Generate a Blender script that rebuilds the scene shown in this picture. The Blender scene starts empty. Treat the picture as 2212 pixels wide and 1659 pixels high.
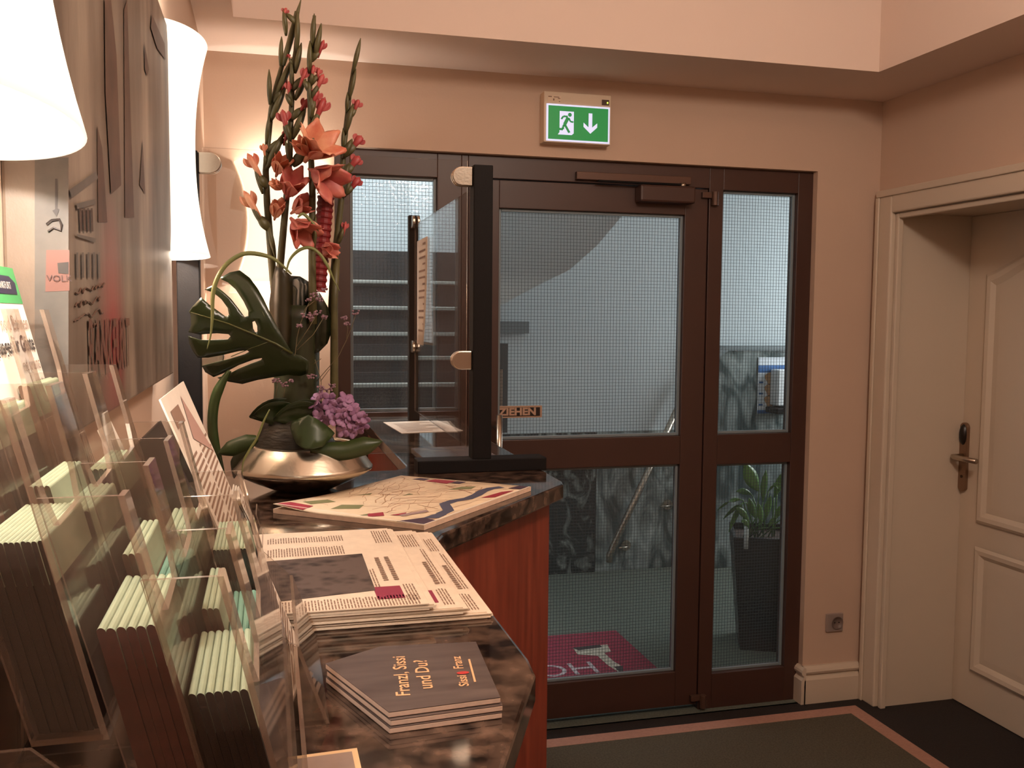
import bpy, bmesh, math, random
from mathutils import Vector, Matrix
random.seed(7)
S = bpy.context.scene
COL = S.collection
V = Vector

# ------------------------------------------------------------------ camera
F_PX, CAM_H = 2016.37, 1.55
_yaw, _pit, _rol = math.radians(14.661), math.radians(4.111), math.radians(0.4727)
FW = V((math.sin(_yaw)*math.cos(_pit), math.cos(_yaw)*math.cos(_pit), -math.sin(_pit)))
_r = V((math.cos(_yaw), -math.sin(_yaw), 0)); _u = _r.cross(FW)
RT = _r*math.cos(_rol) + _u*math.sin(_rol)
UP = _u*math.cos(_rol) - _r*math.sin(_rol)
CAM = V((0, 0, CAM_H))
cd = bpy.data.cameras.new('camera'); cam = bpy.data.objects.new('camera', cd); COL.objects.link(cam)
cd.sensor_fit = 'HORIZONTAL'; cd.sensor_width = 36; cd.lens = F_PX/2212*36; cd.clip_start = 0.02
m = Matrix((RT, UP, -FW)).transposed().to_4x4(); m.translation = CAM; cam.matrix_world = m
S.camera = cam

def at(x, y, axis, val):
    """real point of the place seen at photo position x, y on the plane axis = val"""
    d = FW + RT*((x-1106)/F_PX) - UP*((y-829.5)/F_PX)
    k = 'XYZ'.index(axis); t = (val-CAM[k])/d[k]
    return CAM + d*t

# ------------------------------------------------------------------ world, light, exposure
w = bpy.data.worlds.new('world'); S.world = w; w.use_nodes = True
w.node_tree.nodes['Background'].inputs[0].default_value = (0.55, 0.6, 0.65, 1)
w.node_tree.nodes['Background'].inputs[1].default_value = 0.05
S.view_settings.view_transform = 'Standard'; S.view_settings.look = 'None'
S.view_settings.gamma = 1.0; S.view_settings.use_curve_mapping = False
S.view_settings.exposure = 0.18

def light(name, kind, loc, energy, color, size=0.1, size_y=None, rot=None, spread=None):
    l = bpy.data.lights.new(name, kind); l.energy = energy; l.color = color
    if kind == 'AREA':
        l.shape = 'RECTANGLE'; l.size = size; l.size_y = size_y or size
        if spread: l.spread = spread
    else: l.shadow_soft_size = size
    o = bpy.data.objects.new(name, l); COL.objects.link(o); o.location = loc
    if rot: o.rotation_euler = rot
    return o
LAMP_W, LAMP_C, SHADE_E = (6.5, 2.6), (1.0, 0.96, 0.88), 0.85
# unseen warm light added in the raised ceiling to brighten bulkhead and walls
light('added_ceiling_light', 'POINT', (1.0, 0.5, 2.70), 64, (1.0, 0.85, 0.71), 0.14)
# daylight of the stairwell: roof light over the stairs and glazed street door on the right
light('stair_skylight', 'AREA', (0.45, 5.0, 3.25), 88, (0.94, 0.97, 1.0), 1.6, 1.6, (0, 0, 0))
light('street_door_daylight', 'AREA', (3.95, 4.65, 1.7), 42, (0.95, 0.98, 1.0), 1.1, 1.6, (0, math.radians(90), 0))

# ------------------------------------------------------------------ materials
def lin(c):
    r = []
    for x in c[:3]:
        x /= 255.0
        r.append(x/12.92 if x <= 0.04045 else ((x+0.055)/1.055)**2.4)
    return tuple(r)+(1.0,)
MATS = {}
def M(name, col, rough=0.6, metal=0.0, noise=0.0, nscale=20, bump=0.0, bscale=60, spec=None, col2=None, stretch=None, contrast=None, dist=0.0):
    if name in MATS: return MATS[name]
    mt = bpy.data.materials.new(name); mt.use_nodes = True; MATS[name] = mt
    nt = mt.node_tree; b = nt.nodes['Principled BSDF']
    b.inputs['Base Color'].default_value = lin(col); b.inputs['Roughness'].default_value = rough
    b.inputs['Metallic'].default_value = metal
    if spec is not None: b.inputs['Specular IOR Level'].default_value = spec
    tc = nt.nodes.new('ShaderNodeTexCoord'); src = tc.outputs['Object']
    if stretch:
        mp = nt.nodes.new('ShaderNodeMapping'); mp.inputs['Scale'].default_value = stretch
        nt.links.new(src, mp.inputs[0]); src = mp.outputs[0]
    if noise or col2:
        n = nt.nodes.new('ShaderNodeTexNoise'); n.inputs['Scale'].default_value = nscale; n.inputs['Detail'].default_value = 6; n.inputs['Distortion'].default_value = dist
        nt.links.new(src, n.inputs['Vector'])
        r = nt.nodes.new('ShaderNodeValToRGB')
        lo, hi = contrast or (0.3, 0.7)
        r.color_ramp.elements[0].position = lo; r.color_ramp.elements[1].position = hi
        c1 = lin(col)
        c2 = lin(col2) if col2 else tuple(min(1, k*(1+noise)) for k in c1[:3])+(1,)
        if not col2: c1 = tuple(k*(1-noise) for k in c1[:3])+(1,)
        r.color_ramp.elements[0].color = c1; r.color_ramp.elements[1].color = c2
        nt.links.new(n.outputs['Fac'], r.inputs[0]); nt.links.new(r.outputs[0], b.inputs['Base Color'])
    if bump:
        n2 = nt.nodes.new('ShaderNodeTexNoise'); n2.inputs['Scale'].default_value = bscale; n2.inputs['Detail'].default_value = 4
        nt.links.new(src, n2.inputs['Vector'])
        bp = nt.nodes.new('ShaderNodeBump'); bp.inputs['Strength'].default_value = bump; bp.inputs['Distance'].default_value = 0.01
        nt.links.new(n2.outputs['Fac'], bp.inputs['Height']); nt.links.new(bp.outputs[0], b.inputs['Normal'])
    return mt
def clear(name, tint=(1, 1, 1), rough=0.02, haze=0.0, hazecol=(200, 190, 180), ior=1.45, bump=0.0):
    """thin clear sheet: transparent with Fresnel reflection and an optional milky haze"""
    mt = bpy.data.materials.new(name); mt.use_nodes = True; MATS[name] = mt
    nt = mt.node_tree; nt.nodes.clear(); N = nt.nodes.new
    out = N('ShaderNodeOutputMaterial'); tr = N('ShaderNodeBsdfTransparent'); gl = N('ShaderNodeBsdfGlossy'); lw = N('ShaderNodeLayerWeight')
    tr.inputs[0].default_value = tint+(1,); gl.inputs['Roughness'].default_value = rough; lw.inputs[0].default_value = 0.5
    pw5 = N('ShaderNodeMath'); pw5.operation = 'POWER'; pw5.inputs[1].default_value = 5.0; nt.links.new(lw.outputs['Facing'], pw5.inputs[0])
    fr = N('ShaderNodeMath'); fr.operation = 'MULTIPLY_ADD'; fr.inputs[1].default_value = 0.9; fr.inputs[2].default_value = ((ior-1)/(ior+1))**2; nt.links.new(pw5.outputs[0], fr.inputs[0])
    mx = N('ShaderNodeMixShader'); nt.links.new(fr.outputs[0], mx.inputs[0])
    base = tr
    if haze:
        df = N('ShaderNodeBsdfDiffuse'); df.inputs[0].default_value = lin(hazecol)
        tl = N('ShaderNodeBsdfTranslucent'); tl.inputs[0].default_value = lin(hazecol)
        ms = N('ShaderNodeMixShader'); ms.inputs[0].default_value = 0.5
        nt.links.new(df.outputs[0], ms.inputs[1]); nt.links.new(tl.outputs[0], ms.inputs[2])
        hz = N('ShaderNodeMixShader'); hz.inputs[0].default_value = haze
        nt.links.new(tr.outputs[0], hz.inputs[1]); nt.links.new(ms.outputs[0], hz.inputs[2]); base = hz
    if bump:
        tc = N('ShaderNodeTexCoord'); n2 = N('ShaderNodeTexNoise'); n2.inputs['Scale'].default_value = 90
        nt.links.new(tc.outputs['Object'], n2.inputs['Vector'])
        bp = N('ShaderNodeBump'); bp.inputs['Strength'].default_value = bump; bp.inputs['Distance'].default_value = 0.004
        nt.links.new(n2.outputs['Fac'], bp.inputs['Height']); nt.links.new(bp.outputs[0], gl.inputs['Normal'])
    nt.links.new(base.outputs[0], mx.inputs[1]); nt.links.new(gl.outputs[0], mx.inputs[2]); nt.links.new(mx.outputs[0], out.inputs[0])
    return mt
def emit(name, col, strength, mixdiff=0.0):
    mt = bpy.data.materials.new(name); mt.use_nodes = True; MATS[name] = mt
    b = mt.node_tree.nodes['Principled BSDF']
    b.inputs['Base Color'].default_value = lin(col); b.inputs['Emission Color'].default_value = lin(col)
    b.inputs['Emission Strength'].default_value = strength; b.inputs['Roughness'].default_value = 0.4
    return mt

WALL = M('pink_beige_wall_paint', (200, 172, 151), 0.85, bump=0.035, bscale=160, noise=0.02, nscale=3)
WHITE = M('cream_white_lacquer', (205, 188, 168), 0.42, bump=0.02, bscale=40)
CEIL = M('ceiling_paint', (228, 206, 192), 0.9, bump=0.03, bscale=160)
BROWN = M('brown_coated_aluminium', (68, 44, 36), 0.42, noise=0.05, nscale=4)
BEAD = M('grey_glazing_bead', (120, 132, 138), 0.45)
GRANITE = M('polished_brown_granite', (20, 12, 10), 0.07, col2=(104, 80, 66), nscale=40, contrast=(0.38, 0.78))
REDWOOD = M('cherry_red_wood_veneer', (104, 38, 24), 0.42, col2=(138, 62, 42), nscale=9, stretch=(5, 5, 0.6), contrast=(0.3, 0.75))
BLACKM = M('black_powder_coat', (15, 10, 9), 0.7, bump=0.05, bscale=300, spec=0.2)
STEEL = M('brushed_steel', (190, 176, 160), 0.28, metal=1.0, bump=0.03, bscale=200)
CARPET = M('dark_carpet', (36, 27, 22), 0.95, noise=0.35, nscale=160, bump=0.5, bscale=260)
GCARPET = M('green_brown_carpet', (84, 76, 60), 0.95, noise=0.3, nscale=150, bump=0.5, bscale=240)
BORDER = M('salmon_carpet_border', (172, 126, 108), 0.9, noise=0.08, nscale=90, bump=0.2, bscale=200)
VCARPET = M('grey_green_carpet', (98, 104, 94), 0.95, noise=0.2, nscale=120, bump=0.4, bscale=220)
PLASTER = M('stairwell_plaster', (196, 204, 206), 0.85, bump=0.1, bscale=90)
MARBLE = M('green_marble', (64, 78, 78), 0.2, col2=(178, 186, 182), nscale=3.4, contrast=(0.40, 0.74), stretch=(2.2, 1.6, 0.9), dist=1.6)
MARBLED = M('dark_green_marble', (30, 38, 38), 0.2, col2=(158, 166, 160), nscale=5.5, contrast=(0.50, 0.74), stretch=(1.4, 1.4, 1.0), dist=2.2)
PAPER = M('white_paper', (222, 210, 196), 0.75, noise=0.03, nscale=40)
NEWS = M('newsprint', (220, 200, 178), 0.85, noise=0.05, nscale=60)
INK = M('print_grey_ink', (140, 110, 92), 0.8)
INKD = M('print_black_ink', (52, 40, 36), 0.8)
MAG = M('print_magenta', (138, 42, 66), 0.7)
GLASS = clear('acrylic_glass', (0.98, 0.97, 0.96), 0.01, ior=1.35)
PANE = clear('wired_glass', (0.93, 0.955, 0.96), 0.06, haze=0.05, hazecol=(150, 160, 162), bump=0.25)
ACR = clear('clear_acrylic', (0.94, 0.92, 0.90), 0.05, haze=0.045, hazecol=(170, 145, 130), ior=1.4)
ACRE = clear('acrylic_cut_edge', (0.9, 0.85, 0.8), 0.1, haze=0.45, hazecol=(176, 150, 132), ior=1.5)
WIRE = M('glass_wire', (54, 58, 60), 0.6)
LEAFG = M('dark_glossy_leaf', (32, 42, 16), 0.28, noise=0.25, nscale=14, bump=0.1, bscale=40)
STEMG = M('gladiolus_green', (76, 70, 38), 0.5, noise=0.25, nscale=30)
BLACKP = M('black_planter', (22, 18, 17), 0.4)

# ------------------------------------------------------------------ mesh helpers
def wloc(o):
    p = V((0, 0, 0))
    while o: p += o.location; o = o.parent
    return p
class MB:
    def __init__(s): s.v = []; s.f = []; s.mi = []
    def add(s, vs, fs, mi=0):
        b = len(s.v); s.v += [V(p) for p in vs]
        for f in fs: s.f.append([b+i for i in f]); s.mi.append(mi)
        return s
    def box(s, x0, x1, y0, y1, z0, z1, mi=0):
        x0, x1 = sorted((x0, x1)); y0, y1 = sorted((y0, y1)); z0, z1 = sorted((z0, z1))
        return s.add([(x, y, z) for z in (z0, z1) for y in (y0, y1) for x in (x0, x1)],
                     [(0, 2, 3, 1), (4, 5, 7, 6), (0, 1, 5, 4), (2, 6, 7, 3), (0, 4, 6, 2), (1, 3, 7, 5)], mi)
    def obox(s, c, a, b, d, mi=0):
        c, a, b, d = V(c), V(a), V(b), V(d)
        return s.add([c+i*a+j*b+k*d for k in (-1, 1) for j in (-1, 1) for i in (-1, 1)],
                     [(0, 2, 3, 1), (4, 5, 7, 6), (0, 1, 5, 4), (2, 6, 7, 3), (0, 4, 6, 2), (1, 3, 7, 5)], mi)
    def prism(s, poly, ext, mi=0, side=None):
        poly = [V(p) for p in poly]; ext = V(ext); n = len(poly); sd = mi if side is None else side
        b = len(s.v); s.v += poly+[p+ext for p in poly]
        s.f.append([b+i for i in range(n)][::-1]); s.mi.append(mi)
        s.f.append([b+n+i for i in range(n)]); s.mi.append(mi)
        for i in range(n):
            j = (i+1) % n; s.f.append([b+i, b+j, b+n+j, b+n+i]); s.mi.append(sd)
        return s
    def poly(s, pts, mi=0): return s.add(pts, [list(range(len(pts)))], mi)
    def tube(s, pts, rad, seg=8, mi=0, cap=True, flat=None):
        pts = [V(p) for p in pts]; n = len(pts)
        if not hasattr(rad, '__len__'): rad = [rad]*n
        b = len(s.v); ref = None
        for i, p in enumerate(pts):
            t = (pts[min(i+1, n-1)]-pts[max(i-1, 0)]).normalized()
            if ref is None:
                ref = V((0, 0, 1)) if abs(t.z) < 0.8 else V((0, 1, 0))
            a = (ref-t*ref.dot(t)).normalized(); c = t.cross(a); ref = a
            for k in range(seg):
                q = 2*math.pi*k/seg
                s.v.append(p+(a*math.cos(q)+c*math.sin(q)*(flat or 1))*rad[i])
        for i in range(n-1):
            for k in range(seg):
                k2 = (k+1) % seg
                s.f.append([b+i*seg+k, b+i*seg+k2, b+(i+1)*seg+k2, b+(i+1)*seg+k]); s.mi.append(mi)
        if cap:
            s.f.append([b+k for k in range(seg)][::-1]); s.mi.append(mi)
            s.f.append([b+(n-1)*seg+k for k in range(seg)]); s.mi.append(mi)
        return s
    def lathe(s, prof, c, seg=32, mi=0, sx=1, sy=1, half=False, closed=False):
        c = V(c); b = len(s.v); n = len(prof)
        K = seg+1 if half else seg
        for r, z in prof:
            for k in range(K):
                q = (-math.pi/2+math.pi*k/seg) if half else 2*math.pi*k/seg
                s.v.append(c+V((r*math.cos(q)*sx, r*math.sin(q)*sy, z)))
        for i in range(n-1):
            for k in range(seg):
                k2 = k+1 if half else (k+1) % seg
                s.f.append([b+i*K+k, b+i*K+k2, b+(i+1)*K+k2, b+(i+1)*K+k]); s.mi.append(mi)
        return s
    def grid(s, fn, nu, nv, mi=0):
        b = len(s.v)
        for j in range(nv+1):
            for i in range(nu+1): s.v.append(V(fn(i/nu, j/nv)))
        for j in range(nv):
            for i in range(nu):
                a = b+j*(nu+1)+i; s.f.append([a, a+1, a+nu+2, a+nu+1]); s.mi.append(mi)
        return s
    def build(s, name, mats, parent=None, smooth=False, bevel=0, solid=0, base=None):
        if not isinstance(mats, (list, tuple)): mats = [mats]
        if parent is None:
            xs = [p.x for p in s.v]; ys = [p.y for p in s.v]; zs = [p.z for p in s.v]
            o0 = V(base) if base else V(((min(xs)+max(xs))/2, (min(ys)+max(ys))/2, min(zs)))
        else: o0 = wloc(parent)
        me = bpy.data.meshes.new(name); me.from_pydata([tuple(p-o0) for p in s.v], [], s.f)
        for mt in mats: me.materials.append(mt)
        for p, k in zip(me.polygons, s.mi): p.material_index = k; p.use_smooth = smooth
        bm = bmesh.new(); bm.from_mesh(me); bmesh.ops.recalc_face_normals(bm, faces=bm.faces); bm.to_mesh(me); bm.free()
        o = bpy.data.objects.new(name, me); COL.objects.link(o)
        if parent is None: o.location = o0
        else: o.parent = parent
        if solid:
            k = o.modifiers.new('thickness', 'SOLIDIFY'); k.thickness = solid; k.offset = 0
        if bevel:
            k = o.modifiers.new('bevel', 'BEVEL'); k.width = bevel; k.segments = 2; k.limit_method = 'ANGLE'; k.angle_limit = math.radians(40)
        return o
def tag(o, label, cat, group=None):
    o['label'] = label; o['category'] = cat
    if group: o['group'] = group
    return o
def thing(name, label, cat, loc=(0, 0, 0), group=None):
    o = bpy.data.objects.new(name, None); COL.objects.link(o); o.location = loc; o.empty_display_size = 0.05
    return tag(o, label, cat, group)
def struct(o, label=None):
    o['kind'] = 'structure'
    if label: o['label'] = label
    return o
def sempty(name, loc=(0, 0, 0), label=None):
    o = bpy.data.objects.new(name, None); COL.objects.link(o); o.location = loc; o.empty_display_size = 0.05
    return struct(o, label)
def dup(o, parent=None):
    c = o.copy(); COL.objects.link(c); c.parent = parent
    for ch in [k for k in o.children]: dup(ch, c)
    return c
def text(s, name, mat, parent, o, right, up, size, align='LEFT', bold=0.0, sx=1.0, lift=0.0006, fit=None):
    cu = bpy.data.curves.new('t', 'FONT'); cu.body = s; cu.size = size; cu.align_x = align; cu.offset = bold; cu.resolution_u = 3
    fo = bpy.data.objects.new('t', cu); COL.objects.link(fo)
    me = bpy.data.meshes.new_from_object(fo); bpy.data.objects.remove(fo); bpy.data.curves.remove(cu)
    right = V(right).normalized(); up = V(up).normalized(); n = right.cross(up).normalized(); o = V(o)
    if fit:
        x0_ = min(v.co.x for v in me.vertices); x1_ = max(v.co.x for v in me.vertices); sx = fit/(x1_-x0_); o = o-right*x0_*sx
    b = MB(); b.v = [o+right*v.co.x*sx+up*v.co.y+n*lift for v in me.vertices]
    b.f = [list(p.vertices) for p in me.polygons]; b.mi = [0]*len(b.f)
    bpy.data.meshes.remove(me)
    return b.build(name, mat, parent)

# ================================================================== THE ROOM
XL, XR, YB, ZS = -0.197, 2.362, 3.271, 2.41
YN, ZC = -2.6, 3.05
def wallbox(name, *a):
    return struct(MB().box(*a).build(name, WALL))
wallbox('wall_left', XL-0.15, XL, YN, YB, 0, ZC)
wb = MB(); OX0, OX1, OZ = 0.224, 2.082, 2.126       # entrance opening
wb.box(XL, OX0, YB, YB+0.12, 0, ZC); wb.box(OX1, XR+0.5, YB, YB+0.12, 0, ZC); wb.box(OX0, OX1, YB, YB+0.12, OZ, ZC)
struct(wb.build('wall_back', WALL))
DY0, DY1, DZ = 2.20, 3.165, 1.975                      # right door opening
wr = MB()
wr.box(XR, XR+0.5, YN, DY0, 0, ZC); wr.box(XR, XR+0.5, DY1, YB, 0, ZC); wr.box(XR, XR+0.5, DY0, DY1, DZ, ZC)
struct(wr.build('wall_right', WALL))
wallbox('wall_behind', XL-0.15, XR+0.5, YN-0.12, YN, 0, ZC)
struct(MB().box(XL-0.15, XR+0.5, YN, YB, -0.1, 0).build('floor', CARPET))
struct(MB().box(XL-0.15, XR+0.5, YN-0.12, YB+0.12, ZC, ZC+0.1).build('ceiling', CEIL))
# dropped ceiling ring: soffit and bulkhead faces
BX0, BX1, BY1 = -0.088, 2.065, 2.887
rg = MB()
rg.box(XL, XR, BY1, YB, ZS, ZC); rg.box(BX1, XR, YN, BY1, ZS, ZC); rg.box(XL, BX0, YN, BY1, ZS, ZC)
struct(rg.build('trim_1', CEIL), 'dropped plaster bulkhead along the edge of the ceiling')
# baseboard with torus bead on the back wall
bb = MB()
prof = [(0, 0), (0.028, 0), (0.028, 0.098), (0.016, 0.108), (0.012, 0.114), (0.024, 0.122), (0.028, 0.131), (0.024, 0.140), (0.010, 0.150), (0, 0.150)]
bb.prism([(OX1-0.002, YB-d, z) for d, z in prof], (XR-OX1+0.002-0.03, 0, 0))
bb.prism([(OX1-0.018+0.016, YB-d, z) for d, z in prof], (-0.004, 0, 0))
bb.prism([(OX1-d*0.7, YB-0.028, z) for d, z in prof], (0, 0.06, 0))
struct(bb.build('baseboard_back', WHITE))

# carpet with salmon border
b0 = at(1847.5, 1525, 'Z', 0.004)
rug = thing('bordered_carpet', 'green-brown entrance carpet edged with a salmon pink border', 'carpet', (1.3, 1.2, 0))
ex, ey = b0.x, b0.y; bw = 0.062
MB().box(0.62, ex-bw, -1.5, ey-bw, 0, 0.006).build('field', GCARPET, rug)
mbd = MB(); mbd.box(0.62, ex, ey-bw, ey, 0, 0.007); mbd.box(ex-bw, ex, -1.5, ey-bw, 0, 0.007)
mbd.build('border', BORDER, rug)

# ------------------------------------------------------------------ glazed entrance front
FY0, FY1, GY = 3.30, 3.365, 3.335
def fx(px, py): return at(px, py, 'Y', FY0).x
def fz(px, py): return at(px, py, 'Y', FY0).z
ent = sempty('door_1', (1.18, GY, 0), 'brown aluminium glazed entrance door with wired glass')
def bar(name, x0, x1, z0, z1, par=ent, y0=FY0, y1=FY1, mat=BROWN, bev=0.002): return MB().box(x0, x1, y0, y1, z0, z1).build(name, mat, par, bevel=bev)
XW0, XW1 = fx(757, 600), fx(945, 440)
ZW0, ZW1 = fz(850, 890), fz(850, 379)
XD0, XD1 = 0.70, fx(1524, 700)
XG0, XG1 = 0.812, fx(1476, 700)
ZG0, ZG1, ZL0, ZL1 = fz(1270, 947), fz(1270, 456), fz(1330, 1465), fz(1330, 1008)
XS0, XS1 = fx(1556, 700), fx(1716, 700)
ZS0u, ZS1u, ZS0l, ZS1l = fz(1630, 937), fz(1640, 414), fz(1615, 1448), fz(1615, 1001)
ZLEAF = fz(1290, 398)
# window (left light)
win1 = sempty('window_1', ((XW0+XW1)/2, GY, 0), 'wired glass side light left of the entrance door')
bar('frame_stile', OX0, XW0, 0, OZ, win1); bar('frame_stile', XW1, 0.672, 0, OZ, win1)
bar('frame_rail', XW0, XW1, ZW1, OZ, win1); bar('frame_rail', XW0, XW1, 0, ZW0, win1)
# door frame and leaf
bar('frame_jamb', 0.672, XD0-0.003, 0, OZ); bar('frame_head', XD0-0.003, XD1+0.004, ZLEAF+0.004, OZ)
leaf = ent
bar('leaf_stile', XD0, XG0, 0.022, ZLEAF, leaf, FY0+0.004, FY1); bar('leaf_stile', XG1, XD1, 0.022, ZLEAF, leaf, FY0+0.004, FY1)
bar('leaf_rail', XG0, XG1, ZG1, ZLEAF, leaf, FY0+0.004, FY1); bar('leaf_rail', XG0, XG1, ZL1, ZG0, leaf, FY0+0.004, FY1); bar('leaf_rail', XG0, XG1, 0.022, ZL0, leaf, FY0+0.004, FY1)
# right side light
win2 = sempty('window_2', ((XS0+XS1)/2, GY, 0), 'wired glass side light right of the entrance door')
bar('frame_stile', XD1+0.004, XS0, 0, OZ, win2); bar('frame_stile', XS1, OX1, 0, OZ, win2)
bar('frame_rail', XS0, XS1, ZS1u, OZ, win2); bar('frame_rail', XS0, XS1, ZS1l, ZS0u, win2); bar('frame_rail', XS0, XS1, 0, ZS0l, win2)
def pane(x0, x1, z0, z1, par, wired=True):
    g = MB().box(x0, x1, GY-0.003, GY+0.003, z0, z1).build('pane', PANE, par)
    if wired:
        wm = MB(); st = 0.0125; t = 0.00055
        k = x0+st/2
        while k < x1: wm.box(k-t, k+t, GY-t, GY+t, z0, z1); k += st
        k = z0+st/2
        while k < z1: wm.box(x0, x1, GY-t, GY+t, k-t, k+t); k += st
        o = wm.build('wire_mesh', WIRE, g); o['kind'] = 'stuff'
    bd = MB(); q = 0.011
    for yy in ((GY-0.014, GY-0.003),):
        bd.box(x0, x0+q, *yy, z0, z1); bd.box(x1-q, x1, *yy, z0, z1); bd.box(x0+q, x1-q, *yy, z1-q, z1); bd.box(x0+q, x1-q, *yy, z0, z0+q)
    bd.build('glazing_bead', BEAD, g, bevel=0.002)
pane(XW0, XW1, ZW0, ZW1, win1)
pane(XG0, XG1, ZG0, ZG1, leaf); pane(XG0, XG1, ZL0, ZL1, leaf)
pane(XS0, XS1, ZS0u, ZS1u, win2); pane(XS0, XS1, ZS0l, ZS1l, win2)
# steel pull handle, hinges, closer
h = fx(1070, 925); hz = fz(1070, 893)
MB().tube([(h, FY0-0.06, hz-0.35), (h, FY0-0.06, hz)], 0.0115, 16).build('pull_handle', STEEL, ent, smooth=True)
for zz in (hz-0.05, hz-0.30):
    MB().tube([(h, FY0-0.06, zz), (h, FY0+0.004, zz)], 0.007, 10).build('handle_standoff', STEEL, ent, smooth=True)
DBR = M('dark_bronze', (92, 66, 54), 0.4, metal=0.3)
cx0, cx1, cz0, cz1 = fx(1372, 430), fx(1490, 430), fz(1430, 441), fz(1430, 404)
MB().box(cx0, cx1, FY0-0.055, FY0+0.004, cz0, cz1).build('door_closer', BROWN, ent, bevel=0.008)
a0, a1 = fx(1242, 383), fx(1488, 390)
az0 = fz(1365, 398); az1 = fz(1365, 380)
MB().box(a0, a1, FY0-0.022, FY0, az0+0.006, az1+0.004).build('closer_track', DBR, ent, bevel=0.002)
MB().obox(((a0+a1)/2+0.02, FY0-0.034, az0+0.001), (0.17, 0, 0), (0, 0.008, 0), (0, 0, 0.0035)).build('closer_arm', BLACKM, ent, bevel=0.001)
MB().tube([(a1-0.04, FY0-0.034, cz1-0.004), (a1-0.04, FY0-0.034, az0+0.008)], 0.012, 14).build('closer_spindle', STEEL, ent, smooth=True)
def hinge(px, py):
    c = at(px, py, 'Y', FY0)
    g = MB(); g.tube([(c.x, FY0-0.014, c.z-0.026), (c.x, FY0-0.014, c.z+0.026)], 0.013, 16)
    g.box(c.x-0.05, c.x, FY0-0.012, FY0+0.004, c.z+0.002, c.z+0.024)
    g.box(c.x, c.x+0.02, FY0-0.012, FY0+0.004, c.z-0.024, c.z-0.002)
    g.build('hinge', DBR, ent, bevel=0.001)
hinge(1541, 430); hinge(1515, 1512)
# ZIEHEN plate on the glass
zc0, zc1 = at(1048, 904, 'Y', GY-0.012), at(1171, 876, 'Y', GY-0.012)
sg = thing('door_sign', 'dark ZIEHEN plate with copper letters on the door glass', 'sign', (0.9, GY-0.012, zc0.z))
MB().box(zc0.x, zc1.x, GY-0.011, GY-0.0035, zc0.z, zc1.z).build('plate', M('copper_edge', (176, 142, 118), 0.5), sg)
MB().box(zc0.x+0.006, zc1.x-0.008, GY-0.0125, GY-0.011, zc0.z+0.006, zc1.z-0.006).build('plate_face', M('sign_dark', (34, 24, 22), 0.4), sg)
text('ZIEHEN', 'lettering', M('copper_letters', (186, 152, 130), 0.5), sg, (at(1076, 899, 'Y', GY-0.0125).x, GY-0.0125, zc0.z+0.0105), (1, 0, 0), (0, 0, 1), 0.037, bold=0.0016, fit=at(1157, 890, 'Y', GY).x-at(1076, 890, 'Y', GY).x)

# ------------------------------------------------------------------ white door in the right wall
d2 = sempty('door_2', (XR+0.2, (DY0+DY1)/2, 0), 'white panelled door set deep in the right wall')
TX = XR-0.03
tw = 0.075
MB().box(TX, XR, DY1-0.012, DY1+tw, 0, DZ+tw).build('architrave', WHITE, d2, bevel=0.006)
MB().box(TX, XR, DY0-tw, DY0+0.012, 0, DZ+tw).build('architrave', WHITE, d2, bevel=0.006)
MB().box(TX, XR, DY0+0.012, DY1-0.012, DZ-0.012, DZ+tw).build('architrave', WHITE, d2, bevel=0.006)
MB().box(TX-0.008, TX, DY0-tw, DY1+tw, DZ+tw-0.022, DZ+tw+0.004).build('architrave_cap', WHITE, d2, bevel=0.004)
MB().box(TX-0.008, TX, DY1+tw-0.018, DY1+tw+0.004, 0, DZ+tw-0.022).build('architrave_cap', WHITE, d2, bevel=0.004)
DX = 2.700
MB().box(XR-0.002, DX+0.05, DY1-0.014, DY1, 0, DZ).build('lining', WHITE, d2)
MB().box(XR-0.002, DX+0.05, DY0, DY0+0.014, 0, DZ).build('lining', WHITE, d2)
MB().box(XR-0.002, DX+0.05, DY0+0.014, DY1-0.014, DZ-0.014, DZ).build('lining', WHITE, d2)
MB().box(XR-0.012, XR+0.012, DY1-0.034, DY1-0.014, 0, DZ-0.014).build('stop_bead', WHITE, d2, bevel=0.004)
MB().box(XR-0.012, XR+0.012, DY0+0.014, DY1-0.034, DZ-0.034, DZ-0.014).build('stop_bead', WHITE, d2, bevel=0.004)
lf = MB().box(DX, DX+0.04, DY0+0.016, DY1-0.0145, 0.004, DZ-0.0145).build('leaf', WHITE, d2, bevel=0.002)
# raised and fielded panels: sloping moulding round a sunk field (upper one with an arched head)
py0, py1 = 2.36, at(2112, 1120, 'X', DX).y
def panel(y0, y1, z0, z1, arch):
    n = 14 if arch else 1
    def outline(ins):
        a, b_, c, d = y0+ins, y1-ins, z0+ins, z1-ins
        pts = [(a, c), (b_, c)]
        if arch:
            for i in range(n+1):
                q = i/n; yy = b_+(a-b_)*q
                pts.append((yy, d-0.10+0.10*math.sin(math.pi*q)**1.3))
        else: pts += [(b_, d), (a, d)]
        return pts
    rings = [(0.0, 0.000), (0.012, -0.008), (0.028, -0.006), (0.045, 0.006), (0.07, 0.004)]
    mb = MB(); N = None
    for ins, dx in rings:
        o = outline(ins); N = len(o); mb.v += [V((DX+dx, y, z)) for y, z in o]
    for r in range(len(rings)-1):
        for i in range(N):
            j = (i+1) % N; mb.f.append([r*N+i, r*N+j, (r+1)*N+j, (r+1)*N+i]); mb.mi.append(0)
    mb.f.append([(len(rings)-1)*N+i for i in range(N)]); mb.mi.append(0)
    # keep the moulding proud of the leaf face
    for p in mb.v: p.x -= 0.008
    mb.build('panel', WHITE, lf)
zp = lambda px, py: at(px, py, 'X', DX).z
panel(py0, py1, zp(2112, 1128), zp(2150, 535), True)
panel(py0, py1, zp(2105, 1452), zp(2112, 1180), False)
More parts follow.
